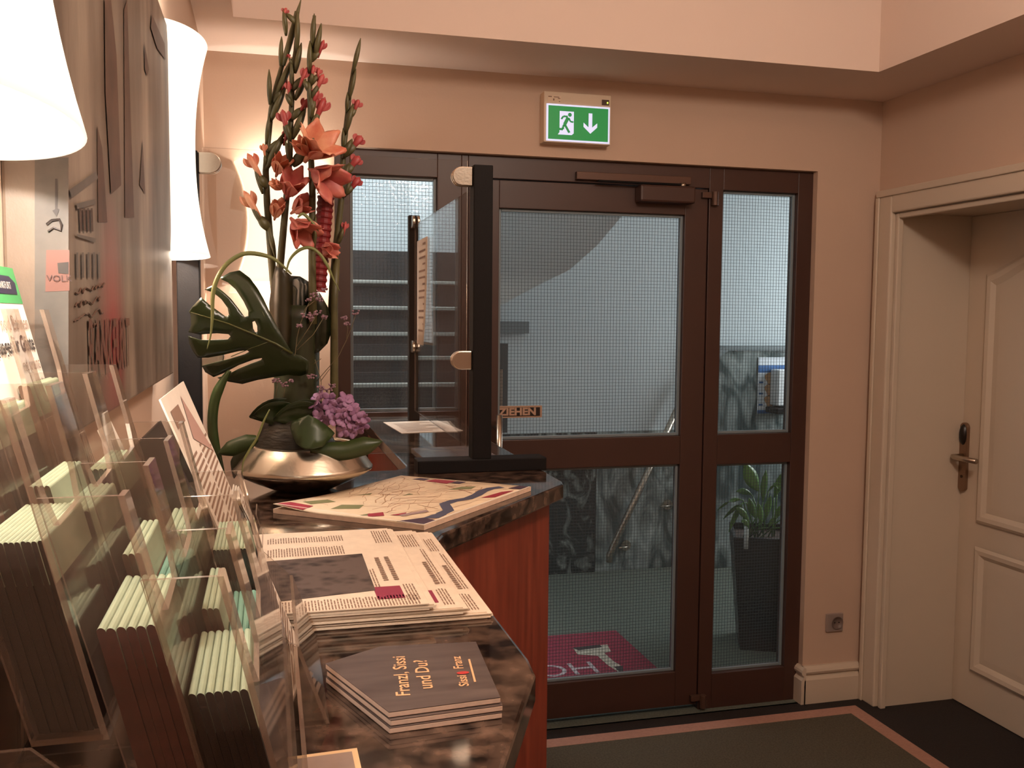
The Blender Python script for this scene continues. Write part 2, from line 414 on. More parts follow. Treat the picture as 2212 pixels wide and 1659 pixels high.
# handle set
hc = at(2085, 990, 'X', DX); hy = hc.y
hs = MB()
z0, z1 = zp(2085, 1062), zp(2085, 912)
hs.prism([(DX, hy+0.021*math.cos(a)*1.0, (z1-0.02 if math.sin(a) > 0 else z0+0.02)+0.02*math.sin(a)) for a in [2*math.pi*i/24 for i in range(24)]], (-0.014, 0, 0))
plate = hs.build('handle_plate', M('dull_steel', (150, 122, 100), 0.35, metal=0.8), lf, bevel=0.002)
ry = MB(); zc = zp(2085, 938)
ry.lathe([(0, 0.012), (0.5, 0.011), (0.85, 0.007), (1.0, 0.0)], (0, 0, 0), 24)
for p in ry.v: p.x, p.y, p.z = DX-0.014-p.z, hy+p.x*0.018, zc+p.y*0.042
ry.build('card_reader', M('black_plastic', (26, 18, 15), 0.35), plate, smooth=True)
lz = zp(2085, 985)
MB().tube([(DX-0.014, hy, lz), (DX-0.06, hy, lz), (DX-0.066, hy-0.012, lz), (DX-0.066, hy-0.135, lz)], [0.010, 0.010, 0.0105, 0.0105], 12).build('lever', STEEL, plate, smooth=True)
kz = zp(2080, 1028)
MB().tube([(DX-0.0135, hy, kz), (DX-0.016, hy, kz)], 0.006, 14).build('key_cylinder', M('keyhole_dark', (70, 48, 34), 0.4, metal=0.6), plate)

# ================================================================== STAIRWELL BEHIND THE DOOR
VX0, VX1, VY0, VY1, VZ = -0.6, 4.0, YB+0.12, 5.32, 3.3
struct(MB().box(VX0, VX1, VY0-0.13, VY1, -0.1, 0.0).build('floor', VCARPET), 'grey-green carpet of the stairwell landing')
wf = MB(); wf.box(1.12, VX1, VY1, VY1+0.15, 0, VZ)
wfar = struct(wf.build('wall_far', PLASTER))
struct(MB().box(VX0, 1.12, 6.5, 6.65, 0, VZ).build('wall_stair_end', PLASTER))
struct(MB().box(1.12, 1.2, VY1+0.15, 6.5, 0, VZ).build('wall_stair_right', PLASTER))
struct(MB().box(VX0-0.15, VX0, VY0, 6.65, 0, VZ).build('wall_stair_left', PLASTER))
struct(MB().box(VX1, VX1+0.15, VY0, VY1+0.15, 0, VZ).build('wall_street', PLASTER))
struct(MB().box(VX0-0.15, VX1+0.15, VY0, 6.65, VZ, VZ+0.1).build('ceiling', PLASTER))
struct(MB().box(VX0, VX1, VY0, VY0+0.01, 2.3, VZ).build('wall_front', PLASTER))
struct(MB().box(VX0, 1.12, VY1, 6.5, -0.1, 0).build('floor', VCARPET))
# marble slabs on the far wall, each a panel
xs = [1.12, at(1040, 1150, 'Y', VY1).x, at(1283, 1150, 'Y', VY1).x, 2.02, 2.50]
xs = [1.12, 1.50, at(1283, 1150, 'Y', VY1).x, 2.62]
for i in range(len(xs)-1):
    MB().box(xs[i]+0.002, xs[i+1]-0.002, VY1-0.025, VY1, 0, 0.86).build('marble_panel', (MARBLED, MARBLED, MARBLE)[i], wfar, bevel=0.002)
rx = at(1556, 800, 'Y', VY1-0.1).x; rz = at(1620, 757, 'Y', VY1-0.1).z
mp = MB(); mp.prism([(rx-0.02, VY1-0.12, 0), (rx-0.02, VY1-0.12, rz-0.03), (rx+0.03, VY1-0.12, rz), (VX1, VY1-0.12, rz), (VX1, VY1-0.12, 0)], (0, 0.12, 0))
mp.build('marble_panel', MARBLE, wfar, bevel=0.003)
mc = MB(); mc.prism([(rx-0.035, VY1-0.135, rz-0.045), (rx-0.02, VY1-0.135, rz-0.0), (rx+0.03, VY1-0.135, rz+0.028), (VX1, VY1-0.135, rz+0.028), (VX1, VY1-0.135, rz), (rx+0.034, VY1-0.135, rz)], (0, 0.135, 0))
mc.build('ledge', M('grey_stone', (118, 128, 130), 0.4), wfar)
# flight of stairs overhead, its underside rising to the right
fl = []; FLY = 4.1
for q in ((1030, 690), (1090, 655), (1165, 615), (1230, 583), (1290, 530), (1345, 465), (1392, 420)): fl.append(at(*q, 'Y', FLY))
top = MB(); pts = [(p.x, FLY, p.z) for p in fl]+[(fl[-1].x+0.1, FLY, VZ), (fl[0].x-0.12, FLY, VZ), (fl[0].x-0.12, FLY, fl[0].z-0.12)]
top.prism(pts, (0, VY1-FLY, 0))
flt = tag(top.build('upper_stair_flight', PLASTER), 'grey plastered underside of the upper flight of stairs behind the entrance door', 'stairs')
# stair treads seen through the left side light
STN = M('stair_nosing', (150, 150, 142), 0.5); STD = M('stair_dark', (24, 21, 21), 0.7)
stt = thing('staircase', 'dark stairs with pale nosings seen through the left wired window', 'stairs', (0.5, 5.4, 0))
prev = None
for k, py in enumerate((895, 828, 770, 718, 662, 606)):
    Y = 4.75+0.22*k; z = at(822, py, 'Y', Y).z
    MB().box(VX0+0.02, 1.10, Y, Y+0.30, z-0.035, z).build('tread', STD, stt)
    MB().box(VX0+0.02, 1.10, Y-0.02, Y+0.012, z-0.022, z+0.002).build('nosing', STN, stt, bevel=0.006)
    MB().box(VX0+0.02, 1.10, Y+0.24, Y+0.26, z-0.0, z+0.20).build('riser', STD, stt)
for xx in (0.30, 0.62, 0.95):
    MB().box(xx-0.03, xx+0.03, 6.0, 6.05, 0, 1.75).build('post', M('stair_post', (120, 112, 104), 0.6), stt)
# dark glazed door in the far wall, left
dg = sempty('door_3', (1.4, VY1, 0), 'dark glazed inner door at the far end of the stairwell')
dx0, dx1, dz1 = 1.16, at(1094, 800, 'Y', VY1).x, at(1080, 742, 'Y', VY1).z
MB().box(dx0, dx1, VY1-0.03, VY1-0.002, 0.87, dz1).build('door_leaf', M('dark_door', (50, 54, 56), 0.3), dg)
MB().box(dx0-0.02, dx1+0.12, VY1-0.06, VY1-0.002, dz1+0.06, dz1+0.13).build('lintel', M('lintel_grey', (110, 118, 120), 0.7), dg)
MB().box(dx1-0.05, dx1-0.035, VY1-0.05, VY1-0.03, dz1-0.42, dz1-0.15).build('pull_bar', STEEL, dg)
# steel handrail with two brackets
hr = thing('handrail', 'steel handrail on brackets rising up the marble wall', 'handrail', (2.2, VY1, 0))
HY = VY1-0.085
pA, pB = at(1322, 1185, 'Y', HY), at(1492, 822, 'Y', HY)
pC = at(1318, 1200, 'Y', HY)
dr = (pB-pA).normalized()
MB().tube([(pC.x-0.005, HY, pC.z-0.04), (pC.x-0.005, HY, pC.z), pA+dr*0.03, pA+dr*0.08, pB], 0.020, 12).build('rail', STEEL, hr, smooth=True)
for q in ((1352, 1178), (1442, 1090)):
    c = at(*q, 'Y', VY1-0.03)
    br = MB().tube([(c.x-0.07, HY, c.z+0.0), (c.x, HY+0.01, c.z), (c.x, VY1-0.026, c.z)], 0.007, 8).build('bracket', STEEL, hr, smooth=True)
    MB().tube([(c.x, VY1-0.036, c.z), (c.x, VY1-0.026, c.z)], 0.032, 18).build('rosette', STEEL, br)
# doormat
ma = [at(1180, 1372, 'Z', 0.008), at(1330, 1362, 'Z', 0.008), at(1418, 1455, 'Z', 0.008)]
mat_o = thing('doormat', 'dark red doormat with pale tower mark and lettering behind the glass door', 'doormat', (1.5, 4.1, 0))
mx1, my1, my0 = ma[1].x, ma[1].y, 3.42
MB().box(mx1-1.3, mx1+0.0, my0, my1, 0.0, 0.009).build('mat', M('red_mat', (140, 34, 58), 0.95, noise=0.15, nscale=80, bump=0.3, bscale=200), mat_o)
MW = M('mat_white', (190, 178, 160), 0.95, noise=0.2, nscale=60)
lg = MB(); Zm = 0.0098
P = lambda q: at(q[0], q[1], 'Z', Zm)
lg.poly([P(q) for q in ((1238, 1400), (1312, 1392), (1320, 1408), (1305, 1410), (1325, 1428), (1345, 1440), (1346, 1458), (1312, 1436), (1290, 1416), (1248, 1414))])
lg.build('tower_mark', MW, mat_o)
lg = MB(); Zm = 0.0102
lg.poly([P(q) for q in ((1236, 1399), (1296, 1392), (1300, 1398), (1250, 1405))]); lg.build('tower_print', M('mat_dark', (60, 50, 52), 0.95), mat_o); lg = MB(); lg.poly([P(q) for q in ((1326, 1440), (1345, 1438), (1346, 1459))])
lg.build('tower_print', M('mat_dark', (60, 50, 52), 0.95), mat_o)
tp = at(1286, 1450, 'Z', Zm); tq = at(1283, 1428, 'Z', Zm)
text('HO', 'lettering', M('mat_letter', (186, 170, 172), 0.95), mat_o, (tp.x+0.03, tq.y, 0.0092), (-1, 0, 0), (0, -1, 0), 0.19)
# planter with plant
pl = thing('planter', 'tall tapered black planter standing behind the right side light', 'planter', at(1650, 1420, 'Z', 0))
pb = at(1600, 1425, 'Z', 0); PX, PY = pb.x+0.15, 3.86
PY = pb.y+0.02
zt = at(1590, 1172, 'Y', PY-0.02).z
hw, hb = 0.17, 0.125; PX = at(1584, 1172, 'Y', PY+0.08).x+0.222
PTH = math.radians(-24)
def pcor(dx, dy, z): return (PX+dx*math.cos(PTH)-dy*math.sin(PTH), PY+0.16+dx*math.sin(PTH)+dy*math.cos(PTH), z)
def frustum(mb, r0, r1, z0, z1):
    mb.add([pcor(sx*r, sy*r, z) for r, z in ((r0, z0), (r1, z1)) for sx, sy in ((-1, -1), (1, -1), (1, 1), (-1, 1))],
           [(0, 1, 5, 4), (1, 2, 6, 5), (2, 3, 7, 6), (3, 0, 4, 7)])
pm = MB(); frustum(pm, hb, hw, 0, zt); frustum(pm, hw, hw-0.015, zt, zt+0.0001); frustum(pm, hw-0.015, hw-0.02, zt, zt-0.06)
pm.add([pcor(sx*hb, sy*hb, 0.001) for sx, sy in ((-1, -1), (1, -1), (1, 1), (-1, 1))], [(0, 1, 2, 3)])
pm.build('pot', BLACKP, pl)
MB().prism([pcor(sx*(hw-0.017), sy*(hw-0.017), zt-0.05) for sx, sy in ((-1, -1), (1, -1), (1, 1), (-1, 1))], (0, 0, 0.02)).build('soil', M('granulate', (70, 50, 40), 0.95, noise=0.4, nscale=200), pl)
g = at(1612, 1150, 'Y', PY+0.05)
MB().tube([(g.x, PY+0.05, zt-0.05), (g.x, PY+0.05, g.z+0.03)], 0.011, 12).build('water_gauge', M('gauge_clear', (190, 200, 200), 0.15), pl, smooth=True)
plant = thing('potted_plant', 'green leafy plant growing from the tall black planter', 'plant', (PX, PY+0.16, zt-0.03))
PLG = M('plant_leaf', (82, 122, 52), 0.4, noise=0.25, nscale=12)
def blade(mb, p0, p1, p2, wid, n=10, side=None, cup=0.15, mi=0, tipw=0.0, wpow=1.0):
    p0, p1, p2 = V(p0), V(p1), V(p2)
    def fn(uu, vv):
        t = vv; c = p0*(1-t)**2+p1*2*t*(1-t)+p2*t*t
        tan = ((p1-p0)*(1-t)+(p2-p1)*t).normalized()
        sd = V(side) if side else tan.cross(V((0.2, -1, 0.1)))
        sd = (sd-tan*sd.dot(tan)).normalized(); nn = tan.cross(sd)
        ww = wid*(math.sin(math.pi*min(1, (t*0.96+0.02)))**wpow)
        a = (uu-0.5)*2
        return c+sd*a*ww*0.5+nn*(abs(a)**2)*ww*cup
    return mb.grid(fn, 4, n, mi)
base = V((PX, PY+0.16, zt-0.03))
def lf_px(x, y, w_, bx, mid, nm='leaf', dep=0.0):
    tip = at(x, y, 'Y', PY+0.10+dep); st = base+V((bx, 0, 0)); mp_ = at(mid[0], mid[1], 'Y', PY+0.12+dep)
    blade(MB(), st, mp_, tip, w_, side=(1, 0.15, 0.1)).build(nm, PLG, plant, smooth=True, solid=0.001)
def stalk_leaf(foot, mid, tip, w_, dep=0.0, bend=0.0):
    Yp = PY+0.12+dep; f = V((at(*foot, 'Y', Yp).x, PY+0.16, zt-0.03)); m_ = at(*mid, 'Y', Yp); t_ = at(*tip, 'Y', Yp)
    sk = MB().tube([f, f.lerp(m_, 0.5)+V((0, 0, 0.02)), m_], [0.004, 0.0035, 0.003], 6).build('stalk', PLG, plant, smooth=True)
    c = m_.lerp(t_, 0.5)+V((0, 0, bend))
    blade(MB(), m_, c, t_, w_, side=(1, 0.1, 0.35), cup=0.12).build('leaf', PLG, plant, smooth=True, solid=0.0008)
for a_ in (((1640, 1170), (1640, 1062), (1608, 1000), 0.075), ((1645, 1170), (1648, 1085), (1655, 1015), 0.040), ((1665, 1170), (1672, 1075), (1702, 1012), 0.055, 0.05),
           ((1630, 1170), (1605, 1080), (1549, 1103), 0.022, 0.0, 0.04), ((1628, 1170), (1602, 1090), (1574, 1150), 0.030, -0.04, 0.03), ((1632, 1170), (1612, 1085), (1562, 1122), 0.026, 0.03, 0.03),
           ((1640, 1175), (1632, 1120), (1618, 1075), 0.040, -0.05), ((1650, 1175), (1655, 1120), (1665, 1070), 0.040, -0.05), ((1660, 1175), (1672, 1125), (1700, 1090), 0.040, -0.06, 0.02),
           ((1638, 1178), (1620, 1130), (1588, 1098), 0.032, -0.08, 0.03), ((1650, 1178), (1646, 1130), (1640, 1088), 0.036, -0.1), ((1668, 1178), (1690, 1120), (1720, 1075), 0.045, 0.0, 0.02),
           ((1672, 1178), (1690, 1140), (1715, 1125), 0.032, -0.08, 0.03), ((1635, 1178), (1618, 1140), (1600, 1130), 0.028, -0.09, 0.03), ((1655, 1178), (1660, 1140), (1680, 1120), 0.030, -0.12, 0.02),
           ((1645, 1170), (1625, 1070), (1590, 1062), 0.030, 0.06, 0.02), ((1660, 1170), (1680, 1050), (1722, 1030), 0.045, 0.09, 0.02), ((1650, 1170), (1660, 1060), (1690, 1050), 0.035, 0.03, 0.02)):
    stalk_leaf(*a_)
# poster and dispenser on the marble
YP = VY1-0.122
q = [at(*p_, 'Y', YP) for p_ in ((1635, 893), (1690, 902), (1692, 776), (1637, 772))]
x0_, x1_, z0_, z1_ = q[0].x, q[1].x+0.02, q[0].z, q[3].z
po = thing('poster', 'white and blue hand washing poster on the marble wall', 'poster', ((x0_+x1_)/2, YP, z0_))
MB().box(x0_, x1_, YP-0.004, YP, z0_, z1_).build('sheet', M('poster_white', (220, 226, 232), 0.5), po)
BLU = M('poster_blue', (40, 96, 156), 0.5); SKN = M('poster_skin', (186, 140, 96), 0.5)
hgt = z1_-z0_; wdt = x1_-x0_
MB().box(x0_, x1_, YP-0.005, YP-0.004, z1_-0.27*hgt, z1_-0.14*hgt).build('blue_band', BLU, po)
pr = MB(); pr.box(x0_, x1_, YP-0.005, YP-0.004, z0_, z0_+0.06*hgt)
for i in range(3): pr.box(x0_+0.04*wdt, x0_+0.18*wdt, YP-0.005, YP-0.004, z0_+(0.14+0.2*i)*hgt, z0_+(0.17+0.2*i)*hgt)
pr.build('blue_print', BLU, po)
pr = MB()
for i in range(3):
    for j in (0.42, 0.68):
        c = V((x0_+j*wdt, YP-0.005, z0_+(0.22+0.2*i)*hgt))
        pr.poly([c+V((0.035*math.cos(a)*(1+0.3*math.sin(3*a)), 0, 0.04*math.sin(a))) for a in [2*math.pi*k/14 for k in range(14)]])
pr.build('hand_pictures', SKN, po)
dc = [at(*p_, 'Y', YP-0.06) for p_ in ((1672, 890), (1700, 798))]
dp = thing('soap_dispenser', 'white wall dispenser with dark drip tray beside the poster', 'dispenser', (dc[0].x+0.05, YP-0.04, dc[0].z))
MB().box(dc[0].x+0.0, dc[1].x+0.04, YP-0.10, YP-0.004, dc[0].z+0.04, dc[1].z).build('body', M('dispenser_white', (226, 228, 228), 0.4), dp, bevel=0.008)
MB().box(dc[0].x-0.03, dc[1].x+0.05, YP-0.15, YP-0.004, dc[0].z-0.005, dc[0].z+0.03).build('drip_tray', BLACKM, dp, bevel=0.006)

# ================================================================== EXIT SIGN, SOCKET
e0, e1 = at(1174, 306, 'Y', YB-0.05), at(1321, 206, 'Y', YB-0.05)
ex0, ex1, ez0, ez1 = at(1175, 250, 'Y', YB-0.05).x, at(1320, 260, 'Y', YB-0.05).x, at(1245, 310, 'Y', YB-0.05).z, at(1245, 201, 'Y', YB-0.05).z
es = thing('exit_sign', 'lit green emergency exit sign with running figure above the door', 'sign', ((ex0+ex1)/2, YB, ez0))
yf = YB-0.05
MB().box(ex0, ex1, yf, YB, ez0, ez1).build('housing', M('sign_housing', (214, 190, 164), 0.5), es, bevel=0.003)
ew, eh = ex1-ex0, ez1-ez0
def E(u, v, d=0.0): return V((ex0+u*ew, yf-d, ez0+v*eh))
def erect(u0, u1, v0, v1, d0, d1): a, b_ = E(u0, v0), E(u1, v1); return MB().box(a.x, b_.x, yf-d1, yf-d0, a.z, b_.z)
EW = emit('sign_white_lit', (200, 205, 235), 0.75); EG = emit('sign_green_lit', (12, 122, 58), 0.65)
pnl = erect(0.035, 0.975, 0.025, 0.755, 0, 0.003).build('light_panel', EW, es)
erect(0.06, 0.95, 0.06, 0.72, 0.003, 0.004).build('green_field', EG, pnl)
dm = MB(); dm.poly([E(u, v, 0.0046) for u, v in ((0.20, 0.155), (0.225, 0.20), (0.225, 0.62), (0.435, 0.62), (0.435, 0.19), (0.405, 0.155))])
dm.build('doorway_pictogram', EW, pnl)
rm = MB()
def stroke(pts, w_):
    for a, b_ in zip(pts, pts[1:]):
        a, b_ = V(a), V(b_); t = (b_-a).normalized(); n = V((-t.y*eh/ew, t.x*ew/eh))*w_*0.5
        n = V((-t.y, t.x))*w_*0.5; n = V((n.x, n.y*1.4))
        rm.poly([E(*(a+n), 0.0052), E(*(b_+n), 0.0052), E(*(b_-n), 0.0052), E(*(a-n), 0.0052)])
rm.poly([E(0.375+0.028*math.cos(a), 0.555+0.04*math.sin(a), 0.0053) for a in [2*math.pi*k/16 for k in range(16)]])
stroke([(0.35, 0.50), (0.30, 0.36)], 0.05); stroke([(0.30, 0.36), (0.275, 0.31), (0.275, 0.26), (0.195, 0.265)], 0.032); stroke([(0.305, 0.35), (0.37, 0.20)], 0.034)
stroke([(0.345, 0.515), (0.28, 0.52), (0.25, 0.46)], 0.026); stroke([(0.36, 0.49), (0.385, 0.42), (0.43, 0.415)], 0.024)
rm.build('running_figure', EG, pnl)
am = MB(); am.poly([E(u, v, 0.0046) for u, v in ((0.655, 0.61), (0.71, 0.61), (0.71, 0.33), (0.785, 0.42), (0.785, 0.335), (0.683, 0.205), (0.58, 0.335), (0.58, 0.42), (0.655, 0.33))])
am.build('down_arrow', EW, pnl)
erect(0.055, 0.25, 0.79, 0.92, 0, 0.001).build('type_label', M('label_paper', (222, 196, 170), 0.6), es)
mk = MB()
for u0, u1, v0, v1 in ((0.06, 0.11, 0.885, 0.905), (0.14, 0.22, 0.885, 0.90), (0.13, 0.15, 0.82, 0.86), (0.2, 0.235, 0.86, 0.875), (0.215, 0.235, 0.80, 0.815)): mk.add(erect(u0, u1, v0, v1, 0.001, 0.0014).v, [(0, 2, 3, 1), (4, 5, 7, 6), (0, 1, 5, 4), (2, 6, 7, 3)])
mk.build('label_marks', INK, es)
led = erect(0.855, 0.965, 0.795, 0.905, 0, 0.001).build('indicator_window', M('dark_window', (70, 40, 26), 0.3), es)
lc = E(0.94, 0.845, 0.002)
MB().lathe([(0.0, 0.0015), (0.0028, 0.001), (0.0032, 0)], (0, 0, 0), 12).build('x', EW) if False else None
lo = MB().box(lc.x-0.0022, lc.x+0.0022, lc.y-0.001, lc.y+0.001, lc.z-0.003, lc.z+0.003).build('indicator_lamp', emit('led', (220, 255, 90), 1.2), led)
s0, s1 = at(1785, 1366, 'Y', YB-0.01), at(1822, 1324, 'Y', YB-0.01)
so = thing('wall_socket', 'grey square power socket low on the wall beside the white door', 'socket', ((s0.x+s1.x)/2, YB, s0.z))
SK = M('socket_grey', (150, 132, 124), 0.5)
MB().box(s0.x, s1.x, YB-0.011, YB, s0.z, s1.z).build('cover_plate', SK, so, bevel=0.003)
cx_, cz_ = (s0.x+s1.x)/2+0.008, (s0.z+s1.z)/2
rg = MB(); rg.lathe([(0.026, 0.013), (0.0225, 0.013), (0.021, 0.002), (0, 0.002)], (0, 0, 0), 24)
for p in rg.v: p.x, p.y, p.z = cx_+p.x, YB-0.0105-p.z*0.5, cz_+p.y
rg.build('socket_well', M('socket_dark', (118, 100, 92), 0.5), so, smooth=True)
for d_ in (-0.0095, 0.0095): MB().tube([(cx_+d_, YB-0.0125, cz_), (cx_+d_, YB-0.0115, cz_)], 0.0028, 10).build('contact_hole', BLACKM, so)

# ================================================================== RECEPTION COUNTER
ZT, TH = 1.20, 0.032
ct = MB()
plan = [(XL+0.001, 0.30), (0.02, 0.30), (0.165, 0.66), (0.252, 0.862), (0.256, 0.90), (0.252, 1.42), (0.270, 1.462), (0.598, 1.852), (0.607, 1.89), (0.607, YB-0.002), (0.307, YB-0.002), (0.309, 2.16), (0.300, 2.125), (0.275, 2.105), (XL+0.001, 2.10)]
ct.prism([(x, y, ZT-TH) for x, y in plan], (0, 0, TH))
tag(ct.build('counter_top', GRANITE, bevel=0.004), 'polished dark brown granite worktop of the reception counter', 'worktop')
cb = thing('reception_counter', 'cherry red wooden front of the reception counter under the granite top', 'counter', (0.2, 1.6, 0))
ZB = ZT-TH-0.001
def wpanel(a, b_, th=0.02, z0=0.0, z1=ZB, name='front_panel'):
    a, b_ = V(a), V(b_); t = (b_-a).normalized(); n = V((-t.y, t.x, 0))*th
    MB().prism([(a.x, a.y, z0), (b_.x, b_.y, z0), (b_.x+n.x, b_.y+n.y, z0), (a.x+n.x, a.y+n.y, z0)], (0, 0, z1-z0)).build(name, REDWOOD, cb, bevel=0.001)
cl = [(-0.02, 0.36, 0), (0.135, 0.70, 0), (0.218, 0.895, 0), (0.222, 1.44, 0), (0.575, 1.875, 0), (0.577, YB-0.004, 0)]
for a, b_ in zip(cl, cl[1:]): wpanel(a, b_)
wpanel((XL+0.002, 0.36, 0), (-0.02, 0.36, 0)); wpanel((0.335, YB-0.004, 0), (0.335, 2.13, 0), name='inner_panel'); wpanel((0.335, 2.07, 0), (XL+0.002, 2.07, 0), name='inner_panel')
MB().box(XL+0.002, 0.30, 2.12, 2.55, 0.70, 0.73).build('desk_shelf', M('desk_dark', (40, 26, 22), 0.5), cb)

# ------------------------------------------------------------------ clear screen on the counter
sc = thing('sneeze_screen', 'clear acrylic counter screen on square black posts with rounded clamps', 'screen', (0.49, 2.065, ZT))
PYc = 2.065; pw = 0.0205
pxl, pxr = at(1022, 700, 'Y', PYc-pw).x, at(1063, 700, 'Y', PYc-pw).x
pz = at(1043, 356, 'Y', PYc-pw).z; pxc = (pxl+pxr)/2; pw = (pxr-pxl)/2
MB().box(pxl, pxr, PYc-pw, PYc+pw, ZT+0.028, pz).build('post', BLACKM, sc, bevel=0.002)
bl, brx = at(903, 1010, 'Y', PYc-0.03).x, at(1181, 1005, 'Y', PYc-0.03).x
MB().box(bl, brx, PYc-0.03, PYc+0.03, ZT, ZT+0.029).build('foot', BLACKM, sc, bevel=0.002)
# left post beside the wall lamp
lx0, lx1 = at(385, 700, 'Y', PYc).x, at(434, 700, 'Y', PYc).x
MB().box(lx0, lx1, PYc-pw, PYc+pw, ZT, pz).build('post', BLACKM, sc, bevel=0.002)
# main pane
gz0, gz1 = at(900, 977, 'Y', PYc).z, at(900, 342, 'Y', PYc).z
gx0, gx1 = at(441, 600, 'Y', PYc).x, at(1008, 700, 'Y', PYc).x
def cpanel(name, poly, ext, par, mats=(GLASS, ACRE)): return MB().prism(poly, ext, 0, 1).build(name, list(mats), par)
cpanel('pane', [(gx0, PYc-0.0025, gz0), (gx1, PYc-0.0025, gz0), (gx1, PYc-0.0025, gz1), (gx0, PYc-0.0025, gz1)], (0, 0.005, 0), sc)
def clamp(edge_x, sgn, z, y, name='clamp'):
    # D shaped clamp jaws on both faces of the pane
    L, R_ = 0.046, 0.021
    pts = [(0, -R_), (0, R_)]+[(L-R_+R_*math.cos(a), R_*math.sin(a)) for a in [math.pi/2-math.pi*k/10 for k in range(11)]]
    for s_ in (-1, 1):
        yy = y+s_*0.0032
        MB().prism([(edge_x+sgn*u_, yy, z+v_) for u_, v_ in pts], (0, s_*0.009, 0)).build(name, STEEL, sc, bevel=0.002)
for py_ in (382, 778): clamp(pxl, -1, at(1000, py_, 'Y', PYc).z, PYc)
for py_ in (353, 770): clamp(lx1, 1, at(450, py_, 'Y', PYc).z, PYc)
# second pane running back along the counter to the far post
fy = 3.12; fpx0, fpx1 = at(882, 700, 'Y', fy).x, at(905, 700, 'Y', fy).x
fpz = at(893, 466, 'Y', fy).z; fc = (fpx0+fpx1)/2
MB().box(fpx0, fpx1, fy-0.018, fy+0.018, ZT, fpz).build('post', BLACKM, sc, bevel=0.002)
ya, yb_ = PYc+pw+0.035, fy-0.035
sx0 = pxc+0.0; dxs = fc-pxc
gzb = ZT+0.035; gzt = fpz-0.035
cpanel('pane', [(pxc-0.0025+0.02*dxs, ya, gzb), (fc-0.0025-0.02*dxs, yb_, gzb), (fc-0.0025-0.02*dxs, yb_, gzt), (pxc-0.0025+0.02*dxs, ya, gzt)], (0.005, 0, 0), sc)
for (xx, yy, sg_) in ((pxc, PYc+pw, 1), (fc, fy-0.018, -1)):
    for zz in (at(893, 482, 'Y', fy).z, at(893, 748, 'Y', fy).z):
        for s_ in (-1, 1):
            pts = [(0, -0.02), (0, 0.02)]+[(0.026+0.02*math.cos(a), 0.02*math.sin(a)) for a in [math.pi/2-math.pi*k/8 for k in range(9)]]
            MB().prism([(xx+s_*0.0032, yy+sg_*u_, zz+v_) for u_, v_ in pts], (s_*0.009, 0, 0)).build('clamp', STEEL, sc, bevel=0.002)
# notice hung on the second pane
ny0, ny1 = 2.80, 3.02
q0, q1 = at(893, 745, 'Y', 2.86), at(905, 516, 'Y', 2.9)
no = thing('paper_notice', 'white printed sheet taped to the far pane of the counter screen', 'sheet', (0.50, 2.85, q0.z))
def pane_x(y): return pxc+(fc-pxc)*(y-PYc)/(fy-PYc)
nm_ = MB()
def nfn(u_, v_):
    y = 2.79+0.21*u_; return (pane_x(y)-0.006-0.012*(1-v_)**2*(1-u_), y, q0.z+(q1.z-q0.z)*v_)
nm_.grid(nfn, 4, 6); nm_.build('sheet', PAPER, no, smooth=True, solid=0.0006)
pr = MB()
for i in range(14):
    z = q1.z-0.02-(q1.z-q0.z-0.04)*i/14; y0n = 2.82
    v_ = (z-q0.z)/(q1.z-q0.z)
    a = V((pane_x(2.82)-0.0078-0.012*(1-v_)**2*0.86, 2.82, z)); b_ = V((pane_x(2.96)-0.0078-0.012*(1-v_)**2*0.2, 2.95 if i % 3 else 2.88, z))
    pr.poly([a, b_, b_+V((0, 0, 0.006)), a+V((0, 0, 0.006))])
pr.build('print_lines', INK, no)
# papers lying on the counter behind the screen
def sheet_on(px4, z, name, label, mat, th=0.001, lines=0, group=None):
    pts = [at(*q_, 'Z', z+th) for q_ in px4]
    t = thing(name, label, 'sheet', (sum(p.x for p in pts)/4, sum(p.y for p in pts)/4, z), group)
    MB().prism([(p.x, p.y, z+0.0002) for p in pts], (0, 0, th)).build('sheet', mat, t)
    if lines:
        pr = MB(); a, b_, c, d = pts
        for i in range(lines):
            k = 0.12+0.76*i/lines; e = 0.12; g = 0.86 if i % 3 else 0.55
            p0 = a.lerp(d, k); p1 = b_.lerp(c, k); p0b = a.lerp(d, k+0.022); p1b = b_.lerp(c, k+0.022)
            pr.poly([p_+V((0, 0, 0.0008)) for p_ in (p0.lerp(p1, e), p0.lerp(p1, g), p0b.lerp(p1b, g), p0b.lerp(p1b, e))])
        pr.build('print_lines', INK, t)
    return t
sheet_on(((868, 936), (1000, 930), (945, 908), (828, 912)), ZT, 'paper_sheet', 'pink and white printed sheet lying at the far end of the counter', PAPER, lines=8)
sheet_on(((918, 992), (1075, 985), (1030, 962), (888, 968)), ZT, 'document_tray', 'grey flat folder lying behind the black foot of the screen', M('folder_grey', (96, 92, 96), 0.25), th=0.006)
# ================================================================== CANVAS PAINTING
CX = -0.163; cy0, cy1 = 0.80, at(368, 400, 'X', CX).y
cz0 = at(376, 806, 'X', CX).z; cz1 = at(361, 53, 'X', CX).z
mt = bpy.data.materials.new('painted_canvas'); mt.use_nodes = True; nt = mt.node_tree; bs = nt.nodes['Principled BSDF']; bs.inputs['Roughness'].default_value = 0.45
tc = nt.nodes.new('ShaderNodeTexCoord'); mp1 = nt.nodes.new('ShaderNodeMapping'); mp1.inputs['Scale'].default_value = (1, 4.5, 0.9)
n1 = nt.nodes.new('ShaderNodeTexNoise'); n1.inputs['Scale'].default_value = 2.2; n1.inputs['Detail'].default_value = 5
nt.links.new(tc.outputs['Object'], mp1.inputs[0]); nt.links.new(mp1.outputs[0], n1.inputs['Vector'])
r1 = nt.nodes.new('ShaderNodeValToRGB'); cr_ = r1.color_ramp
